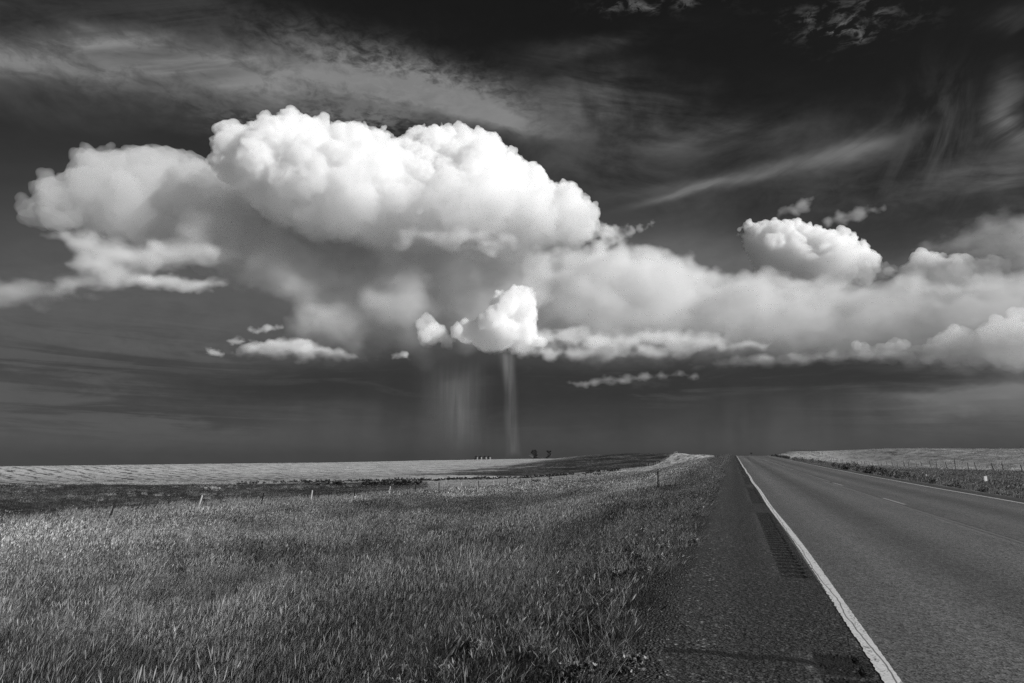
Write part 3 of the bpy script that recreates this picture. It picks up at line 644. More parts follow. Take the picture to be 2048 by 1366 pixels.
# shoulder with milled rumble strips
RS0, RP, RL = 9.4, 13.1, 9.75
def rumble(Xg, Yg):
    ph = np.mod(Yg-RS0, RP); on = (ph < RL)*((Xg > .49)&(Xg < .80)); w_ = np.clip(.75-1.25*np.cos(2*np.pi*np.mod(ph, .3048)/.3048), 0, 1)
    return -.016*on*w_-.004*on*0
m, nt, out = material('shoulder_seal'); P, g = geo_pos(nt); X, Y, Z = split(P)
d1, c1 = aggregate(P, 55); d2, c2 = aggregate(P, 24); bl = nz(P, .5, 5, .6); bl2 = nz(P, 3, 4, .6)
edge = (bl2-.5)*.04
ph = fract((Y-RS0)/RP)*RP; on = sstep(ph, RL+.02, RL-.02)*sstep(X+edge, .49, .515)*sstep(X+edge, .815, .79)
gr = fract(ph/.3048); gsh = sstep(absf(gr-.5), .42, .28)
alb = .046+(bl-.5)*.02
alb = alb+.012*sstep(X, .1, -.15)*bl*2                                        # loose chips drift to the outer edge
alb = mix(alb, .046-.042*gsh, on)
spark = sstep(c2, .80, .97)*sstep(d2, .55, .2)
gv = sstep(X+(bl2-.5)*.3, .05, -.45)
alb = (alb*(.05+c1*c1*1.5+c2*.5)+spark*(.09+gv*.24))*.74
for k, (yc, wd) in enumerate(((5.75, .055), (16.1, .008), (23.1, .010), (32.5, .016), (43.8, .02), (55, .025))):
    cr = absf(Y+(nz(vec(X*2.2, Y*.05, 4+k), 1, 4, .65)-.5)*.30-yc); alb = alb*(1-.93*sstep(cr, wd*1.5, wd*.7)*sstep(nz(vec(X*3, k+.5), 1, 2), .25+.03*k, .4))
principled(nt, out, maxf(alb, .006), .75, .35, bump=d1*.8+d2*1.1+c2*.6, bstr=.8, bdist=.012)
xs = np.array([-.62, -.3, 0, .3, .48, .50, .56, .65, .74, .79, .81, .905])
sy = np.concatenate([np.arange(-30, 1.5, 1.5), np.arange(1.5, 62, .0508), np.arange(62, 400, 3), np.arange(400, 3000, 60)])
def outer(Xg, Yg): return rumble(Xg, Yg)
sheet('road_shoulder', xs, sy, -.002, m, outer)
# outer gravelly lip on the left, right shoulder
xs = np.array([8.375, 8.8, 9.12, 9.24])
m2_, nt, out = material('right_shoulder_seal'); P, g = geo_pos(nt); X, Y, Z = split(P)
d1, c1 = aggregate(P, 40); bl = nz(P, .5, 5, .6); alb = (.05+(bl-.5)*.04)*(.4+c1*1.1)
principled(nt, out, alb, .8, .3, bump=d1, bstr=.7, bdist=.012)
sheet('road_shoulder', xs, ys, -.003, m2_, lambda a, b: -.06*(a > 9.2))
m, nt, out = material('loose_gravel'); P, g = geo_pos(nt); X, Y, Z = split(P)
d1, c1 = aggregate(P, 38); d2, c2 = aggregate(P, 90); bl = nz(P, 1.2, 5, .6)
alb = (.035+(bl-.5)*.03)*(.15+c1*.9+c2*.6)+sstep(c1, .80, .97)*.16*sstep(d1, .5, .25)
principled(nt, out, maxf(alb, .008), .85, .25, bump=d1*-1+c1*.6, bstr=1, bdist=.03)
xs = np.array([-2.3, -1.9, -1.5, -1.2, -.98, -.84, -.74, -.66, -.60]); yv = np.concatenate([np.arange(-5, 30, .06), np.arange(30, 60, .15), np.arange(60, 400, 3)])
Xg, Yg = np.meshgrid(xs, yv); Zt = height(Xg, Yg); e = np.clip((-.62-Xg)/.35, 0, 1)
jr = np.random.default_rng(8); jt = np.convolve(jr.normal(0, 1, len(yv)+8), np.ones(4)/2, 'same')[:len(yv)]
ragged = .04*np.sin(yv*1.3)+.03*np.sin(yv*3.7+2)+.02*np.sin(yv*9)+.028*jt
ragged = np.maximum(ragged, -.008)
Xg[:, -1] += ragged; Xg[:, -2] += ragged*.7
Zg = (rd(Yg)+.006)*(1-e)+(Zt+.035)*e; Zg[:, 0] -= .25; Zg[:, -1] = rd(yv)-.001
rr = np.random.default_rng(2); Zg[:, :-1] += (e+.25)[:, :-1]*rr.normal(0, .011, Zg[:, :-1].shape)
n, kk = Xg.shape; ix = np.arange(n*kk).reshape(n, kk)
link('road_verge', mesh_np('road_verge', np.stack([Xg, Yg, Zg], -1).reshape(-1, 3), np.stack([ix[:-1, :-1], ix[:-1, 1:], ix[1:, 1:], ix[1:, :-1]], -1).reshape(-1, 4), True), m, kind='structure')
# painted lines
def line(name, xc, wd, y0, y1, alb, seed, dash=None, zo=.0025, wear=.25, ragged=.012):
    m, nt, out = material(name+'_paint'); P, g = geo_pos(nt); X, Y, Z = split(P)
    d1, c1 = aggregate(P, 70); n = nz(P, 6, 5, .7); n2 = nz(vec(X*14, Y*.9, seed), 1, 5, .7)
    a = alb*(.72+n*.4)*(.8+c1*.25); hole = sstep(n2*.6+c1*.4, .5-wear*.6, .42-wear*.6)
    ck = absf(X-(xc-.005)+(nz(vec(0, Y*.45, seed), 1, 4, .6)-.5)*.16); a = mix(a, .05, sstep(ck, .008, .004)*.8)
    principled(nt, out, mix(a, .07, hole), .6, .3)
    yv = np.concatenate([np.arange(max(y0, 1), min(y1, 40), .045), np.arange(40, y1, 1.2)]) if y1 > 40 else np.arange(y0, y1, .045)
    r = np.random.default_rng(seed); k = len(yv)
    rag = ragged*(r.random((2, k))-.5)*np.clip(30/np.maximum(yv, 1), .2, 1)
    wob = .02*np.sin(yv*.37+seed)+.012*np.sin(yv*.13)
    Vv = np.concatenate([np.stack([xc-wd/2+wob+rag[0]*1.6, yv, rd(yv)+zo], -1), np.stack([xc+wd/2+wob+rag[1]*.5, yv, rd(yv)+zo], -1)])
    Q = np.array([(i, i+k, i+k+1, i+1) for i in range(k-1)]); return Vv, Q, m
Vv, Q, m = line('edge_line', .962, .115, 1, 330, .70, 3); link('road_marking', mesh_np('edge_line', Vv, Q), m, kind='structure')
Vv, Q, m = line('edge_line', 8.30, .11, 1, 330, .62, 4); link('road_marking', mesh_np('edge_line', Vv, Q), m, kind='structure')
yd = on_x(1761, 1000, 4.76).y
for k in range(-1, 9):
    y0 = on_x(1808, 1015, 4.76).y+k*12.2
    Vv, Q, m = line('centre_dash', 4.80, .10, y0, y0+3.05, .36, 20+k, wear=.35); link('road_marking', mesh_np('centre_dash', Vv, Q), m, kind='structure')
Vv, Q, m = line('centre_line', 4.60, .10, 1, 330, .17, 9, wear=.42); link('road_marking', mesh_np('centre_line', Vv, Q), m, kind='structure')

# ------------------------------------------------------------------ grass
def blade_mesh(name, n, rad, h, w, lean, seed, heads=0.0, curve=.35, hvar=.5):
    r = random.Random(seed); V = []; Fq = []
    for k in range(n):
        a = r.uniform(0, 6.283); q = rad*math.sqrt(r.random()); b = Vector((q*math.cos(a), q*math.sin(a), -.03))
        hh = h*r.uniform(1-hvar, 1.05); ww = w*r.uniform(.6, 1.25)
        head = r.random() < heads
        if head: hh *= 1.25; ww *= .55
        ld = (RGT*(lean*r.uniform(.2, 1.6))+Vector((r.gauss(0, .16), r.gauss(0, .16), 0))); bend = Vector((r.gauss(0, curve), r.gauss(0, curve), 0))*.5+RGT*(curve*.5*r.random())
        t = r.uniform(0, 3.1416); sd = Vector((math.cos(t), math.sin(t), 0)); seg = 3; o = len(V)
        for i in range(seg+1):
            u = i/seg; p = b+Vector((0, 0, hh*u*(1-.12*u*bend.length)))+ld*(hh*u)+bend*(hh*u*u)
            wd = ww*(1-u**1.5)*.5+ww*.06
            V.append(p-sd*wd); V.append(p+sd*wd)
        for i in range(seg): Fq.append((o+2*i, o+2*i+1, o+2*i+3, o+2*i+2))
        if head:
            p0 = V[-1]; up = (Vector((0, 0, 1))+ld+bend*1.6).normalized(); L_ = hh*r.uniform(.16, .28)
            for m_ in range(2):
                sd2 = sd if m_ == 0 else sd.cross(up).normalized(); o = len(V); wd = w*1.1
                V += [p0-sd2*wd*.3, p0+sd2*wd*.3, p0+up*L_*.5+sd2*wd, p0+up*L_*.5-sd2*wd, p0+up*L_+sd2*wd*.2, p0+up*L_-sd2*wd*.2]
                Fq += [(o, o+1, o+2, o+3), (o+3, o+2, o+4, o+5)]
    return mesh_np(name, np.array([tuple(v) for v in V]), np.array(Fq))
def leaf_mesh(name, n, rx, rz, leaf, seed, lumps=5, stems=6, zb=.15):
    """low leafy plant: many leaf-sized faces spread through lumps, on a few thin stems"""
    r = random.Random(seed); mb = MB()
    C_ = [(Vector((r.gauss(0, .45)*rx, r.gauss(0, .45)*rx, rz*r.uniform(zb+.15, .8))), r.uniform(.25, .5)) for _ in range(lumps)]
    for k in range(stems):
        c = C_[k % lumps][0]; mb.tube([(c.x*.15, c.y*.15, -.05), (c.x*.6, c.y*.6, c.z*.6), tuple(c)], [leaf*.16, leaf*.12, leaf*.06], 4, False)
    for k in range(n):
        c, q = r.choice(C_); d = Vector((r.gauss(0, 1), r.gauss(0, 1), r.gauss(0, 1))).normalized()*(r.random()**.4)
        p = c+Vector((d.x*rx*q, d.y*rx*q, d.z*rz*q*.8)); p.z = max(p.z, .01)
        a = Vector((r.gauss(0, 1), r.gauss(0, 1), r.gauss(0, .6))).normalized(); b = a.cross(Vector((r.gauss(0, 1), r.gauss(0, 1), r.gauss(0, 1)))).normalized()
        l = leaf*r.uniform(.6, 1.3); w_ = l*.32
        mb.add([p-a*l*.5, p+b*w_, p+a*l*.5, p-b*w_], [(0, 1, 2, 3)])
    return mb.mesh(name)
def leaf_mat(name, lo, hi, pw=1.5, patch=None, trans=.35):
    m, nt, out = material(name); P, g = geo_pos(nt)
    r = E(g.outputs['Random Per Island']); X, Y, Z = split(P)
    a = mix(lo, hi, powf(r, pw))
    if patch: a = a*patch(X, Y)
    col = grey(a); d = nt.nodes.new('ShaderNodeBsdfDiffuse'); t = nt.nodes.new('ShaderNodeBsdfTranslucent'); mx = nt.nodes.new('ShaderNodeMixShader')
    gl = nt.nodes.new('ShaderNodeBsdfGlossy'); gl.inputs['Roughness'].default_value = .45; gl.inputs['Color'].default_value = (.6, .6, .6, 1); m2 = nt.nodes.new('ShaderNodeMixShader'); m2.inputs[0].default_value = .06
    nt.links.new(col, d.inputs[0]); nt.links.new(col, t.inputs[0]); mx.inputs[0].default_value = trans
    nt.links.new(d.outputs[0], mx.inputs[1]); nt.links.new(t.outputs[0], mx.inputs[2])
    nt.links.new(mx.outputs[0], m2.inputs[1]); nt.links.new(gl.outputs[0], m2.inputs[2]); nt.links.new(m2.outputs[0], out.inputs['Surface']); return m
def scatter(name, pts, rz, scl, tilt, protos, mat):
    c = bpy.data.collections.new(name+'_clumps')
    for k, me in enumerate(protos):
        me = me.copy(); me.materials.clear(); me.materials.append(mat); o = bpy.data.objects.new('clump', me); c.objects.link(o)
    n = len(pts); me = bpy.data.meshes.new(name); me.vertices.add(n); me.vertices.foreach_set('co', np.asarray(pts, 'f').ravel())
    rot = np.stack([tilt[:, 0], tilt[:, 1], rz], -1).astype('f')
    for nm, ty, arr, key in (('rot', 'FLOAT_VECTOR', rot, 'vector'), ('scl', 'FLOAT_VECTOR', np.asarray(scl, 'f'), 'vector'), ('pick', 'INT', nrg.integers(0, len(protos), n).astype('i'), 'value')):
        a = me.attributes.new(nm, ty, 'POINT'); a.data.foreach_set(key, arr.ravel())
    ob = link(name, me, kind='stuff')
    g = bpy.data.node_groups.new(name+'_scatter', 'GeometryNodeTree')
    g.interface.new_socket('Geometry', in_out='INPUT', socket_type='NodeSocketGeometry'); g.interface.new_socket('Geometry', in_out='OUTPUT', socket_type='NodeSocketGeometry')
    i = g.nodes.new('NodeGroupInput'); o = g.nodes.new('NodeGroupOutput'); ip = g.nodes.new('GeometryNodeInstanceOnPoints'); ci = g.nodes.new('GeometryNodeCollectionInfo')
    ci.inputs['Collection'].default_value = c; ci.inputs['Separate Children'].default_value = True; ci.inputs['Reset Children'].default_value = True
    def at_(nm, ty):
        a = g.nodes.new('GeometryNodeInputNamedAttribute'); a.data_type = ty; a.inputs['Name'].default_value = nm; return a.outputs['Attribute']
    ip.inputs['Pick Instance'].default_value = True
    g.links.new(i.outputs[0], ip.inputs['Points']); g.links.new(ci.outputs[0], ip.inputs['Instance'])
    g.links.new(at_('pick', 'INT'), ip.inputs['Instance Index']); g.links.new(at_('rot', 'FLOAT_VECTOR'), ip.inputs['Rotation']); g.links.new(at_('scl', 'FLOAT_VECTOR'), ip.inputs['Scale'])
    g.links.new(ip.outputs[0], o.inputs[0]); md = ob.modifiers.new('scatter', 'NODES'); md.node_group = g; return ob
def ring(r0, r1, a0, a1, dens):
    """random ground points in a ring sector, dens per square metre"""
    area = math.radians(a1-a0)/2*(r1*r1-r0*r0); n = int(area*dens)
    r = np.sqrt(nrg.uniform(r0*r0, r1*r1, n)); a = np.radians(nrg.uniform(a0, a1, n)); return r*np.sin(a), r*np.cos(a)
def vnoise(x, y, s, seed=0):
    out = np.empty(len(x))
    for i in range(len(x)): out[i] = noise.noise((x[i]*s, y[i]*s, seed))
    return out
def place(x, y, hfun):
    z = height(x, y); n = len(x); h = hfun(x, y)
    rz = nrg.uniform(-.6, .6, n); tilt = nrg.normal(0, .09, (n, 2))
    return np.stack([x, y, z], -1), rz, np.stack([h*nrg.uniform(.8, 1.2, n), h*nrg.uniform(.8, 1.2, n), h], -1), tilt
def patch_grass(X, Y):
    a = nz(vec(X, Y, 40), .13, 4, .6); b = nz(vec(X, Y, 41), .5, 3, .6)
    band = exp_(powf(absf((X+24-(a-.5)*10)/7), 2)*-1)*sstep(Y, 2, 12)*sstep(Y, 40, 20)          # the straw-pale stand on the left
    p = .30+sstep(a, .36, .66)*.55+band*1.0+(sstep(b, .32, .7)-.35)*.55
    p = p+sstep(X*-1, 26, 33)*.75
    ridge = exp_(powf(absf((X+7.5-(a-.5)*4)/2.6), 2)*-1)*sstep(Y, 16, 34)
    p = p+ridge*.9
    p = p+.75*sstep(Y+(a-.5)*40, 30, 85)
    p = p+.35*sstep(a, .45, .6)*sstep(b, .4, .6)
    return p*1.12*(.75+.25*sstep(X, -3, -14))*(1-.35*sstep(X, -5, -2))
GM = leaf_mat('dry_grass', .018, .62, 2.3, patch_grass)
WM = leaf_mat('verge_weeds', .018, .50, 2.2)
GM2 = leaf_mat('dry_grass', .02, .58, 2.0, patch_grass)
def patch_sedge(X, Y):
    a = nz(vec(X, Y, 60), .07, 4, .65); b = nz(vec(X, Y, 61), .3, 3, .6)
    return .45+sstep(a, .45, .68)*1.5+sstep(b, .5, .75)*.8
PM = leaf_mat('pasture_sedge', .014, .17, 2.0, patch_sedge)
BM_ = leaf_mat('bright_grass', .12, .50, .9)
near_p = [blade_mesh('tuft', 54, .13, .44, .0040, .22, s, .10) for s in range(6)]
tall_p = [blade_mesh('tuft', 30, .14, .66, .0046, .14, 20+s, .45) for s in range(3)]
mid_p = [blade_mesh('tuft', 60, .30, .46, .010, .24, 40+s, .15) for s in range(5)]
far_p = [blade_mesh('tuft', 70, .60, .50, .022, .2, 60+s, .15) for s in range(4)]
vfar_p = [blade_mesh('tuft', 80, 1.3, .5, .055, .12, 80+s, .1) for s in range(4)]
weed_p = [leaf_mesh('weed', 300, .16, .15, .024, 90+s, 8) for s in range(1)]+[blade_mesh('weed', 60, .14, .24, .0042, .18, 95+s, .12, curve=.9) for s in range(6)]
def left_ok(x, y): return (x < -.86-.12*np.sin(y*.9)-.1*np.sin(y*2.3+1)-.05*np.sin(y*5))&(x > -34.2)
def hleft(x, y):
    n = vnoise(x, y, .22); e = np.clip((-x-.9)/3.2, .42, 1)
    return e*(.95+.35*n)*(1+.25*np.clip((-x-22)/6, 0, 1)*1.0)*np.where(x < -32.6, .55, 1)
# fine grass of the roadside bank
P_, R_, S_, T_ = [], [], [], []
for r0, r1, d in ((3.2, 8, 62), (8, 14, 40), (14, 22, 20)):
    x, y = ring(r0, r1, -60, 0, d); k = left_ok(x, y); k &= (x < -2.6)|(nrg.random(len(x)) < .45); x, y = x[k], y[k]
    a = place(x, y, hleft); P_.append(a[0]); R_.append(a[1]); S_.append(a[2]); T_.append(a[3])
scatter('grass', np.concatenate(P_), np.concatenate(R_), np.concatenate(S_), np.concatenate(T_), near_p, GM)
x, y = ring(3.6, 34, -60, 0, 2.6); n = vnoise(x, y, .35, 5); k = left_ok(x, y)&(n > .05)&(x < -2.2); x, y = x[k], y[k]
scatter('grass', *place(x, y, hleft), tall_p, leaf_mat('seed_stalks', .06, .60, 1.2))
x, y = ring(22, 62, -60, 0, 9); k = left_ok(x, y); x, y = x[k], y[k]
scatter('grass', *place(x, y, hleft), mid_p, GM2)
x, y = ring(62, 190, -60, 0, 1.5); k = left_ok(x, y); x, y = x[k], y[k]
scatter('grass', *place(x, y, hleft), far_p, GM)
# tall pale fringe along the fence
t_ = nrg.uniform(14, 90, 2600); x = -35.3+nrg.normal(0, .8, 2600); scatter('grass', *place(x, t_, lambda x, y: np.full(len(x), 1.25)*nrg.uniform(.7, 1.2, len(x))), mid_p, BM_)
# verge weeds hugging the pavement
x, y = ring(3.2, 40, -40, 0, 24); k = left_ok(x, y)&(x > -3.6); n = vnoise(x, y, .8, 3); k &= (n > -.2)|(x < -1.5); x, y = x[k], y[k]
scatter('verge_weeds', *place(x, y, lambda x, y: nrg.uniform(.6, 1.35, len(x))), weed_p, WM)
x, y = ring(40, 190, -7, 0, 2.2); k = left_ok(x, y)&(x > -3.6); x, y = x[k], y[k]
scatter('verge_weeds', *place(x, y, lambda x, y: nrg.uniform(1.2, 2.4, len(x))), weed_p, WM)
# right roadside
x, y = ring(30, 130, 2, 32, 2.6); k = (x > 10.2)&(x < 42.5); x, y = x[k], y[k]
scatter('grass', *place(x, y, lambda x, y: .8+.3*vnoise(x, y, .2)), far_p, leaf_mat('right_bank_grass', .04, .62, 1.7))
x, y = ring(22, 120, 4, 32, 5); k = (x > 9.5)&(x < 12.5); x, y = x[k], y[k]
scatter('verge_weeds', *place(x, y, lambda x, y: nrg.uniform(1., 2.2, len(x))), weed_p, WM)
x, y = ring(130, 420, 1, 24, .12); k = (x > 10.5); x, y = x[k], y[k]
scatter('grass', *place(x, y, lambda x, y: nrg.uniform(.4, .8, len(x))), vfar_p, leaf_mat('hill_grass', .10, .48, 1.3))
# dark sedge of the low pasture; pale grass of the valley strip
x, y = ring(44, 205, -60, -22, .55); f_ = (x+162)*-.818+(y-118)*.576; nn = vnoise(x, y, .07, 9)+.6*vnoise(x, y, .3, 4); k = (x < -35)&(f_ < -4+nn*30*np.clip((-x-90)/40, 0, 1))&(x+y*.469 < 2); x, y = x[k], y[k]
scatter('pasture_sedge', *place(x, y, lambda x, y: nrg.uniform(.3, .85, len(x))), far_p, PM)
x, y = ring(60, 215, -60, -24, .16); f_ = (x+162)*-.818+(y-118)*.576; k = (x < -36)&(f_ < 20)&(vnoise(x, y, .05, 12)+.5*vnoise(x, y, .2, 2) > .34-np.clip((f_+60)/60, 0, 1)*.22); x, y = x[k], y[k]
scatter('grass', *place(x, y, lambda x, y: nrg.uniform(.4, 1., len(x))), far_p, BM_)
x, y = ring(120, 330, -50, -3, .10); f_ = (x+162)*-.818+(y-118)*.576; k = (x < -35)&((f_ > 0)|(x+y*.469 > 2))&(f_ < 30)&(y < 220); x, y = x[k], y[k]
scatter('grass', *place(x, y, lambda x, y: nrg.uniform(.4, .9, len(x))), vfar_p, BM_)
x, y = ring(180, 440, -16, -1, .06); k = (x > -34)&(x < -4); x, y = x[k], y[k]
scatter('grass', *place(x, y, lambda x, y: nrg.uniform(.4, .9, len(x))), vfar_p, BM_)
print('grass', round(time.time()-T0, 1))

# ------------------------------------------------------------------ things
wood_pale = simple('weathered_wood', .34, .85, .2, var=.3, scale=12); steel_dark = simple('dark_steel', .025, .6, .4, var=.3, scale=9)
wood_dark = simple('dark_wood', .04, .85, .2, var=.3, scale=10); wire_m = simple('fence_wire', .12, .5, .5, .6); white_p = simple('white_panel', .6, .5, .3, var=.05)
galv = simple('galvanised_steel', .30, .32, .5, .95, var=.12, scale=.8); roof_m = simple('roof_steel', .05, .5, .3, .6, var=.15, scale=.8); bark = simple('bark', .03, .9, .1, var=.4, scale=4); dead = simple('bare_limb', .35, .9, .1, var=.3, scale=4)
leafm = leaf_mat('tree_leaves', .012, .06, 1.4); shrubm = leaf_mat('shrub_leaves', .012, .07, 2)
def post_mesh(name, h, r, wood, seed):
    rr = random.Random(seed); mb = MB()
    if wood:
        mb.tube([(0, 0, -.3), (rr.uniform(-.01, .01), 0, h*.5), (0, rr.uniform(-.01, .01), h-.015), (0, 0, h)], [r*1.06, r, r*.96, r*.8], 9)
    else:                                                        # steel T-post: flange, web and a small cap
        mb.box((0, 0, h/2-.15), (r*2.0, r*.45, h+.3)); mb.box((0, r*.72, h/2-.152), (r*.45, r*.95, h+.296)); mb.box((0, 0, h-.03), (r*2.3, r*.7, .05))
    return mb.mesh(name)
wp = post_mesh('post', 1.5, .062, True, 1); tp = post_mesh('post', 1.5, .05, False, 2); dp = post_mesh('post', 1.5, .055, True, 3)
for q, mm in ((wp, wood_pale), (tp, steel_dark), (dp, wood_dark)): q.materials.append(mm)
def fence(name, label, pts, pick, lean, heights, group=None):
    t = thing(name, label, 'fence', pts[0])
    for k, p in enumerate(pts):
        o = link('post', pick(k), None, t); o.location = Vector(p)-Vector(pts[0]); dx_, dy_ = lean(k)
        o.rotation_euler = (dy_, dx_, rng.uniform(-.4, .4)); o.scale = (1, 1, heights(k)/1.5)
        if pick(k) is wp and k < 9: o['label'] = 'pale weathered wooden post'
    for hgt in (.35, .65, .95, 1.2):
        mb = MB(); q = []
        for k, p in enumerate(pts):
            q.append((p[0]-pts[0][0]+lean(k)[0]*hgt*.9, p[1]-pts[0][1], p[2]-pts[0][2]+hgt*heights(k)/1.5*1.05))
            if k+1 < len(pts):
                a, b = Vector(p), Vector(pts[k+1]); c = (a+b)/2-Vector(pts[0]); q.append((c.x, c.y, c.z+hgt-.03))
        mb.tube(q, .0055, 3, False); mb.build('wire', wire_m, t)
    return t
Ly = [31.0+6.68*k for k in range(-2, 66)]; Ly = [y for y in Ly if y < 462]
Lp = [(-34+.15*math.sin(y*.7), y, hz(-34, y)) for y in Ly]
lk = {0: .26, 1: .27, 2: .26, 3: .12, 4: .10, 5: .14, 6: .10, 7: .05, 8: .03}
pale = {1, 3, 5, 8, 10, 14}
fence('pasture_fence', 'wire fence with leaning pale and dark posts between roadside grass and dark left pasture', Lp,
      lambda k: wp if (k-2) in pale or (k-2) > 38 else (tp if (k-2) < 9 or k % 3 else dp), lambda k: (lk.get(k-2, .06*math.sin(k*2.1)), .03*math.sin(k*1.7)), lambda k: 1.38+.08*math.sin(k*3.1))
Ry = [on_x(px, 936, 43).y for px in (2042, 2010, 1985, 1955, 1935, 1913, 1893, 1876, 1861, 1847, 1833, 1820, 1809)]
Ry = [Ry[0]-14.5, Ry[0]-7.2]+Ry
while Ry[-1] < 560: Ry.append(Ry[-1]+7.0)
Rp = [(43+.2*math.sin(y*.5), y, hz(43, y)) for y in Ry]
fence('hillside_fence', 'dark post fence crossing the pale field right of the road', Rp,
      lambda k: dp, lambda k: (-.15-.06*math.sin(k*1.9) if k != 7 else -.02, .02*math.sin(k*2.3)), lambda k: (2.1 if k == 7 else 1.55+.08*math.sin(k*2.7)))
# roadside delineator posts
def delineator(label, x, y, top, strip=False):
    z = hz(x, y); h = max(top-z, .9); t = thing('delineator_post', label, 'roadside post', (x, y, z), group='roadside delineator posts')
    mb = MB(); mb.box((0, 0, h/2-.1), (.085, .02, h+.2)); mb.box((-.04, .022, h/2-.102), (.012, .03, h+.196)); mb.box((.04, .022, h/2-.102), (.012, .03, h+.196))
    mb.build('channel', steel_dark, t)
    mb = MB(); mb.tube([(0, -.012, h-.09), (0, -.03, h-.09)], .045, 12); mb.build('reflector', simple('reflector', .22, .4, .5), t)
    if strip: mb = MB(); mb.box((-.065, -.022, h*.63), (.05, .008, .36)); mb.build('reflective_strip', white_p, t)
    t.rotation_euler = (0, .035, 0)
    return t
p = on_x(1314, 938, -4.57); delineator('dark delineator post with a pale strip, standing in the grass left of the road', -4.57, p.y, p.z, True)
p = on_x(1431, 908.6, -4.3); q = on_x(1431, 919, -4.3); delineator('tiny dark delineator post far off on the left verge near the crest', -4.3, q.y, p.z)
p = on_x(1625, 915.5, 11.2); delineator('tall dark delineator post on the right verge, halfway to the crest', 11.2, p.y, p.z)
p = on_x(1561, 906.5, 11.0); delineator('small dark delineator post on the right verge close to the crest', 11.0, p.y, p.z)
# white marker
p = on_x(1970, 951.5, 12.7); z = hz(12.7, p.y); t = thing('marker_post', 'short dark post with a white rectangular plate beside a bush on the right verge', 'roadside marker', (12.7, p.y, z)); h = p.z-z
mb = MB(); mb.box((.02, 0, h*.5-.15), (.07, .05, h-.05)); mb.build('post', steel_dark, t)
mb = MB(); mb.box((0, -.034, h-.15), (.15, .012, .25)); mb.build('plate', white_p, t); t.rotation_euler = (0, 0, .25)
# small sign beyond the crest
d_ = 372; p = at(1502.5, 906.6, d_); z = hz(p.x, p.y); t = thing('road_sign', 'small dark sign on a thin post just beyond the crest of the road', 'road sign', (p.x, p.y, z)); h = p.z-z
mb = MB(); mb.box((0, .05, h/2-.1), (.09, .06, h+.2)); mb.build('post', steel_dark, t)
mb = MB(); mb.box((0, 0, h), (.98, .03, .70)); mb.box((0, .022, h), (.9, .012, .06)); mb.build('panel', wood_dark, t)
# poles on the right skyline
for px, y0, y1, lb in ((2042, 891.5, 900, 'thin dark pole on the skyline near the right edge'), (1904, 893.5, 899, 'short dark stake on the skyline above the right-hand fence')):
    p = at(px, y0, 420); z = hz(p.x, p.y); t = thing('pole', lb, 'pole', (p.x, p.y, z)); h = p.z-z
    mb = MB(); mb.tube([(0, 0, -.3), (0, 0, h*.5), (-.06, 0, h)], [.11, .10, .08], 8); mb.build('shaft', wood_dark, t)
    mb = MB(); mb.box((0, -.1, h*.93), (.5, .06, .07)); mb.build('crosspiece', wood_dark, t)
# grain bins
def bin_(label, px, d, s):
    p = at(px, 917, d); z = hz(p.x, p.y); t = thing('grain_bin', label, 'grain bin', (p.x, p.y, z), math.radians(20), 'grain bins in a row on the skyline')
    R = 2.85*s; Hh = 2.75*s; zb_ = 1.51-(917.6-908)/1365*d*1.0-z; zb_ = max(zb_, 0)
    mb = MB(); n = 40; prof = []
    for k in range(15): prof.append((R+(.03 if k % 2 else 0), zb_-.6*(k == 0)+Hh*k/14))
    V = []; Fc = []
    for r_, zz in prof:
        for a in range(n): V.append((r_*math.cos(a*2*math.pi/n), r_*math.sin(a*2*math.pi/n), zz))
    for i in range(len(prof)-1):
        for a in range(n): Fc.append((i*n+a, i*n+(a+1) % n, (i+1)*n+(a+1) % n, (i+1)*n+a))
    mb.add(V, Fc); mb.build('wall', galv, t, True)
    mb = MB(); mb.tube([(0, 0, zb_+Hh-.06), (0, 0, zb_+Hh+.04), (0, 0, zb_+Hh+1.75*s)], [R+.15, R+.15, .45], n); rf = mb.build('roof', roof_m, t)
    mb = MB(); mb.tube([(0, 0, zb_+Hh+1.70*s), (0, 0, zb_+Hh+1.98*s), (0, 0, zb_+Hh+2.1*s)], [.42, .42, .12], 16); mb.build('cap', roof_m, rf)
    mb = MB(); mb.box((0, -R-.03, zb_+1.05), (.8, .10, 1.7)); mb.build('door', roof_m, t)
bin_('leftmost of the four small grain bins on the skyline', 953, 1010, 1.0)
bin_('second grain bin from the left, touching the leftmost one', 961.2, 1000, .97)
bin_('third grain bin from the left, just right of the gap', 970.5, 1005, 1.0)
bin_('rightmost of the four small grain bins, nearest the trees', 978.5, 996, .97)
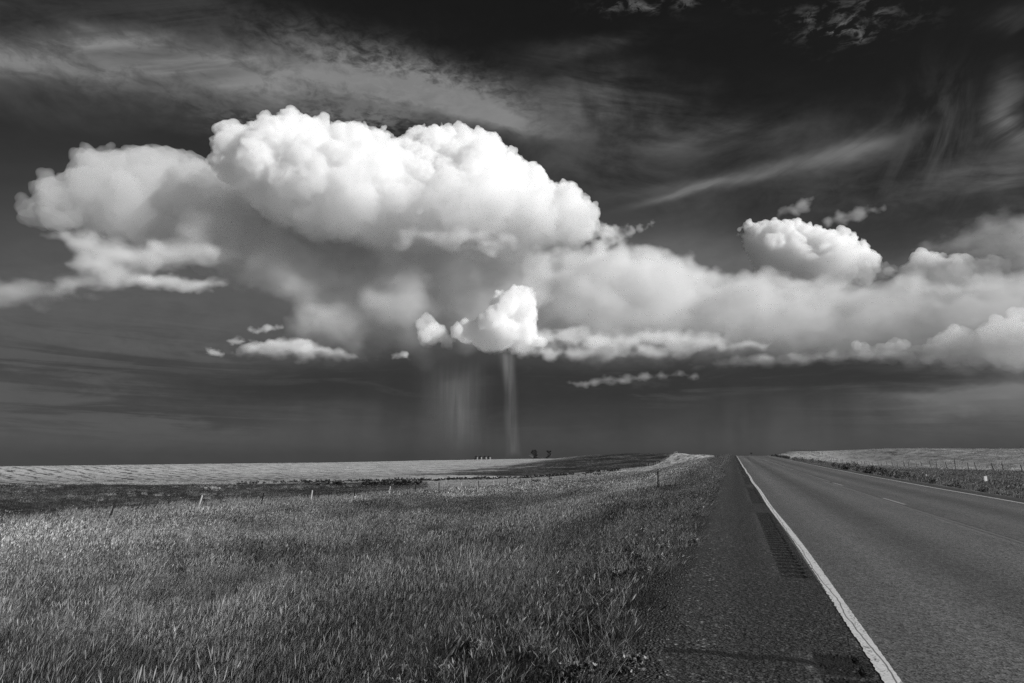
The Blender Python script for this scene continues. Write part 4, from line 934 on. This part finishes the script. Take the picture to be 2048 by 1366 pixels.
# two trees
def tree(name, label, px, py0, d, H_, crown, limbs, nleaf, leaf, seed, lean=0, deadlimbs=()):
    r = random.Random(seed); p = at(px, py0, d); z = hz(p.x, p.y); t = thing(name, label, 'tree', (p.x, p.y, z)); Rx = RGT
    lift = 1.51-(py0-908)/1365*d-z
    o0 = Vector((0, 0, lift)); mb = MB()
    top = o0+Rx*(lean*H_)+Vector((0, 0, H_*.72)); mb.tube([o0-Vector((0, 0, .6)), o0+Rx*lean*H_*.15+Vector((0, 0, H_*.2)), o0+Rx*lean*H_*.55+Vector((0, 0, H_*.5)), top], [.42, .33, .22, .08], 9)
    mb.build('trunk', bark, t)
    for cx, cz, cr in limbs:
        b = o0+Rx*(lean*H_*.3)+Vector((0, 0, H_*.22)); e = o0+Rx*cx+Vector((r.uniform(-1, 1), r.uniform(-1, 1), cz))
        mb = MB(); mb.tube([b, b.lerp(e, .5)+Vector((0, 0, .25)), e], [.2, .12, .04], 7); mb.build('limb', bark, t)
    for cx, cz in deadlimbs:
        b = o0+Vector((0, 0, H_*.12)); e = o0+Rx*cx+Vector((0, r.uniform(-.6, .6), cz))
        mb = MB(); mb.tube([b, b.lerp(e, .45)+Vector((0, 0, -.2)), e], [.22, .13, .04], 6)
        for k in range(4):
            u = r.uniform(.45, .95); a = b.lerp(e, u); mb.tube([a, a+Rx*r.uniform(-1.1, .1)+Vector((0, 0, r.uniform(.3, 1.2)))], [.06, .02], 4)
        mb.build('bare_limb', dead, t)
    mb = MB()
    for k in range(nleaf):
        cx, cz, cr = r.choice(crown); dv = Vector((r.gauss(0, 1), r.gauss(0, 1), r.gauss(0, 1))).normalized()*cr*(r.random()**.45)
        q = o0+Rx*(cx+dv.x)+Vector((0, dv.y, 0))+Vector((0, 0, cz+dv.z))
        a = Vector((r.gauss(0, 1), r.gauss(0, 1), r.gauss(0, 1))).normalized(); b = a.cross(Vector((r.gauss(0, 1), r.gauss(0, 1), r.gauss(0, 1)))).normalized()
        l = leaf*r.uniform(.6, 1.4); mb.add([q-a*l*.5, q+b*l*.35, q+a*l*.5, q-b*l*.35], [(0, 1, 2, 3)])
    mb.build('crown', leafm, t); return t
k_ = 850/1365
def TP(px, py, cx, cy): return ((px-cx)*k_, (cy-py)*k_)
def crown_px(L_, cx, cy): return [TP(px, py, cx, cy)+(r_*k_,) for px, py, r_ in L_]
c1 = crown_px([(1066, 902.5, 3.2), (1070, 901.8, 3), (1065, 906, 3), (1069.5, 906, 4), (1072.5, 905, 2.6), (1070, 910, 3.6), (1073.5, 910, 2.3), (1071, 914, 2.8), (1068.5, 916, 2), (1074.5, 914.5, 1.8), (1063.5, 904.5, 1.5)], 1068.5, 919)
tree('shade_tree', 'denser dark tree with bare pale limbs on its left side, right of the grain bins', 1068.5, 919, 850, 11, c1, [(c[0], c[1], 0) for c in c1[:7:2]], 2600, .55, 5, 0, [(-6.3, 5.6), (-4.6, 7.2)])
c2 = crown_px([(1095.5, 903, 2.2), (1098.5, 904.5, 2.0), (1101, 903, 1.8), (1099.5, 907, 2), (1101.5, 908.5, 1.8), (1097, 910, 1.8), (1099, 911.5, 1.6), (1095.5, 913.5, 1.6), (1093, 915.5, 1.2)], 1096, 918.5)
tree('ragged_tree', 'sparser ragged tree with a leaning gappy crown, farthest right on the skyline', 1096, 918.5, 850, 10.5, c2, [(c[0], c[1], 0) for c in c2[::2]], 2300, .6, 9, .12)
# shrubs: a few meshes, every shrub an object of its own
sh = [leaf_mesh('shrub', 260, .75, 1.0, .20, 200+k, 6, 6, 0) for k in range(5)]
bs = [leaf_mesh('bush', 520, .62, .72, .11, 220+k, 7, 8, 0) for k in range(5)]
for q in sh+bs: q.materials.append(shrubm)
def shrub(name, label, cat, px, d, s, lst, group, X=None, wide=1.0):
    if X is None: p = at(px, 940, d)
    else: p = on_x(px, 930, X)
    o = link(name, rng.choice(lst)); o.location = (p.x, p.y, hz(p.x, p.y)-.02); o.scale = (s*wide, s*wide, s); o.rotation_euler = (0, 0, rng.uniform(0, 6.28))
    return tag(o, label, cat, group)
lb = 'dark shrub in the long broken row across the pale valley strip'
px = 470
while px < 1235:
    gap = 3.4 if 600 < px < 1150 else 5.5
    px += gap*rng.uniform(.55, 1.5)
    if 515 < px < 560 and rng.random() < .7: continue
    if 1150 < px and rng.random() < .3: continue
    d = np.interp(px, [470, 700, 1000, 1240], [205, 226, 230, 238])
    shrub('shrub', lb, 'shrub', px, d+rng.uniform(-3, 3), rng.uniform(.55, 1.25), sh, 'shrubs in a row across the valley')
lb2 = 'dark bush in the thicket at the edge of the low dark pasture'
for k in range(34):
    px = rng.uniform(610, 842) if k < 14 else rng.uniform(725, 840)
    shrub('shrub', lb2, 'shrub', px, np.interp(px, [610, 842], [186, 182])+rng.uniform(-4, 4), rng.uniform(.8, 1.5), sh, 'bushes of the pasture thicket', wide=1.3)
lb3 = 'lone dark bush scattered in the pale grass between the thicket and the delineator post'
for px, d, s in ((1040, 150, .8), (1050, 150, .9), (1030, 152, .6), (1068, 160, 1.15), (1075, 160, .8), (1100, 190, .9), (1125, 190, .6), (1190, 190, .9), (1197, 190, .9), (1203, 192, .7), (1290, 165, .55), (1286, 165, .4), (1240, 150, .5), (1155, 205, .7), (1170, 210, .7)):
    shrub('shrub', lb3, 'shrub', px, d, s, sh, 'lone bushes in the pale grass')
lb4 = 'low dark weedy bush in the line along the right road edge'
for k in range(46):
    Y_ = 34*math.exp(k/46*math.log(210/34)); X_ = 10.0+rng.uniform(-.2, .9); o = link('roadside_bush', rng.choice(bs)); s = rng.uniform(.35, .6) if Y_ < 46 else rng.uniform(.55, 1.15)
    o.location = (X_, Y_*rng.uniform(.97, 1.03), 0); o.location.z = hz(X_, o.location.y)-.03; o.scale = (s*1.2, s*1.3, s); o.rotation_euler = (0, 0, rng.uniform(0, 6))
    tag(o, lb4, 'bush', 'bushes along the right road edge')
p = on_x(1958, 980, 12.2); o = link('roadside_bush', bs[0]); o.location = (12.2, p.y-.6, hz(12.2, p.y-.6)); o.scale = (.95, .95, .8); tag(o, 'largest leafy bush, close to the white plate on the right verge', 'bush', 'bushes along the right road edge')
# pale rocks in the pasture
rock_m = simple('pale_rock', .22, .9, .2, var=.25, scale=3)
for px, s in ((411, 1.0), (424, 1.1), (432, .9), (438, .9)):
    bm = bmesh.new(); bmesh.ops.create_icosphere(bm, subdivisions=3, radius=1)
    for v in bm.verts:
        n_ = noise.noise(v.co*1.4+Vector((px, 0, 0))); v.co *= .78+.5*n_; v.co.z *= .8
    me = bpy.data.meshes.new('rock'); bm.to_mesh(me); bm.free()
    p = at(px, 976, 158); o = link('rock', me, rock_m); o.location = (p.x, p.y, hz(p.x, p.y)+.2); o.scale = (.42*s, .42*s, .45*s)
    tag(o, 'pale sunlit rock in the short row lying on the dark pasture', 'rock', 'pale rocks on the dark pasture')
print('things', round(time.time()-T0, 1))
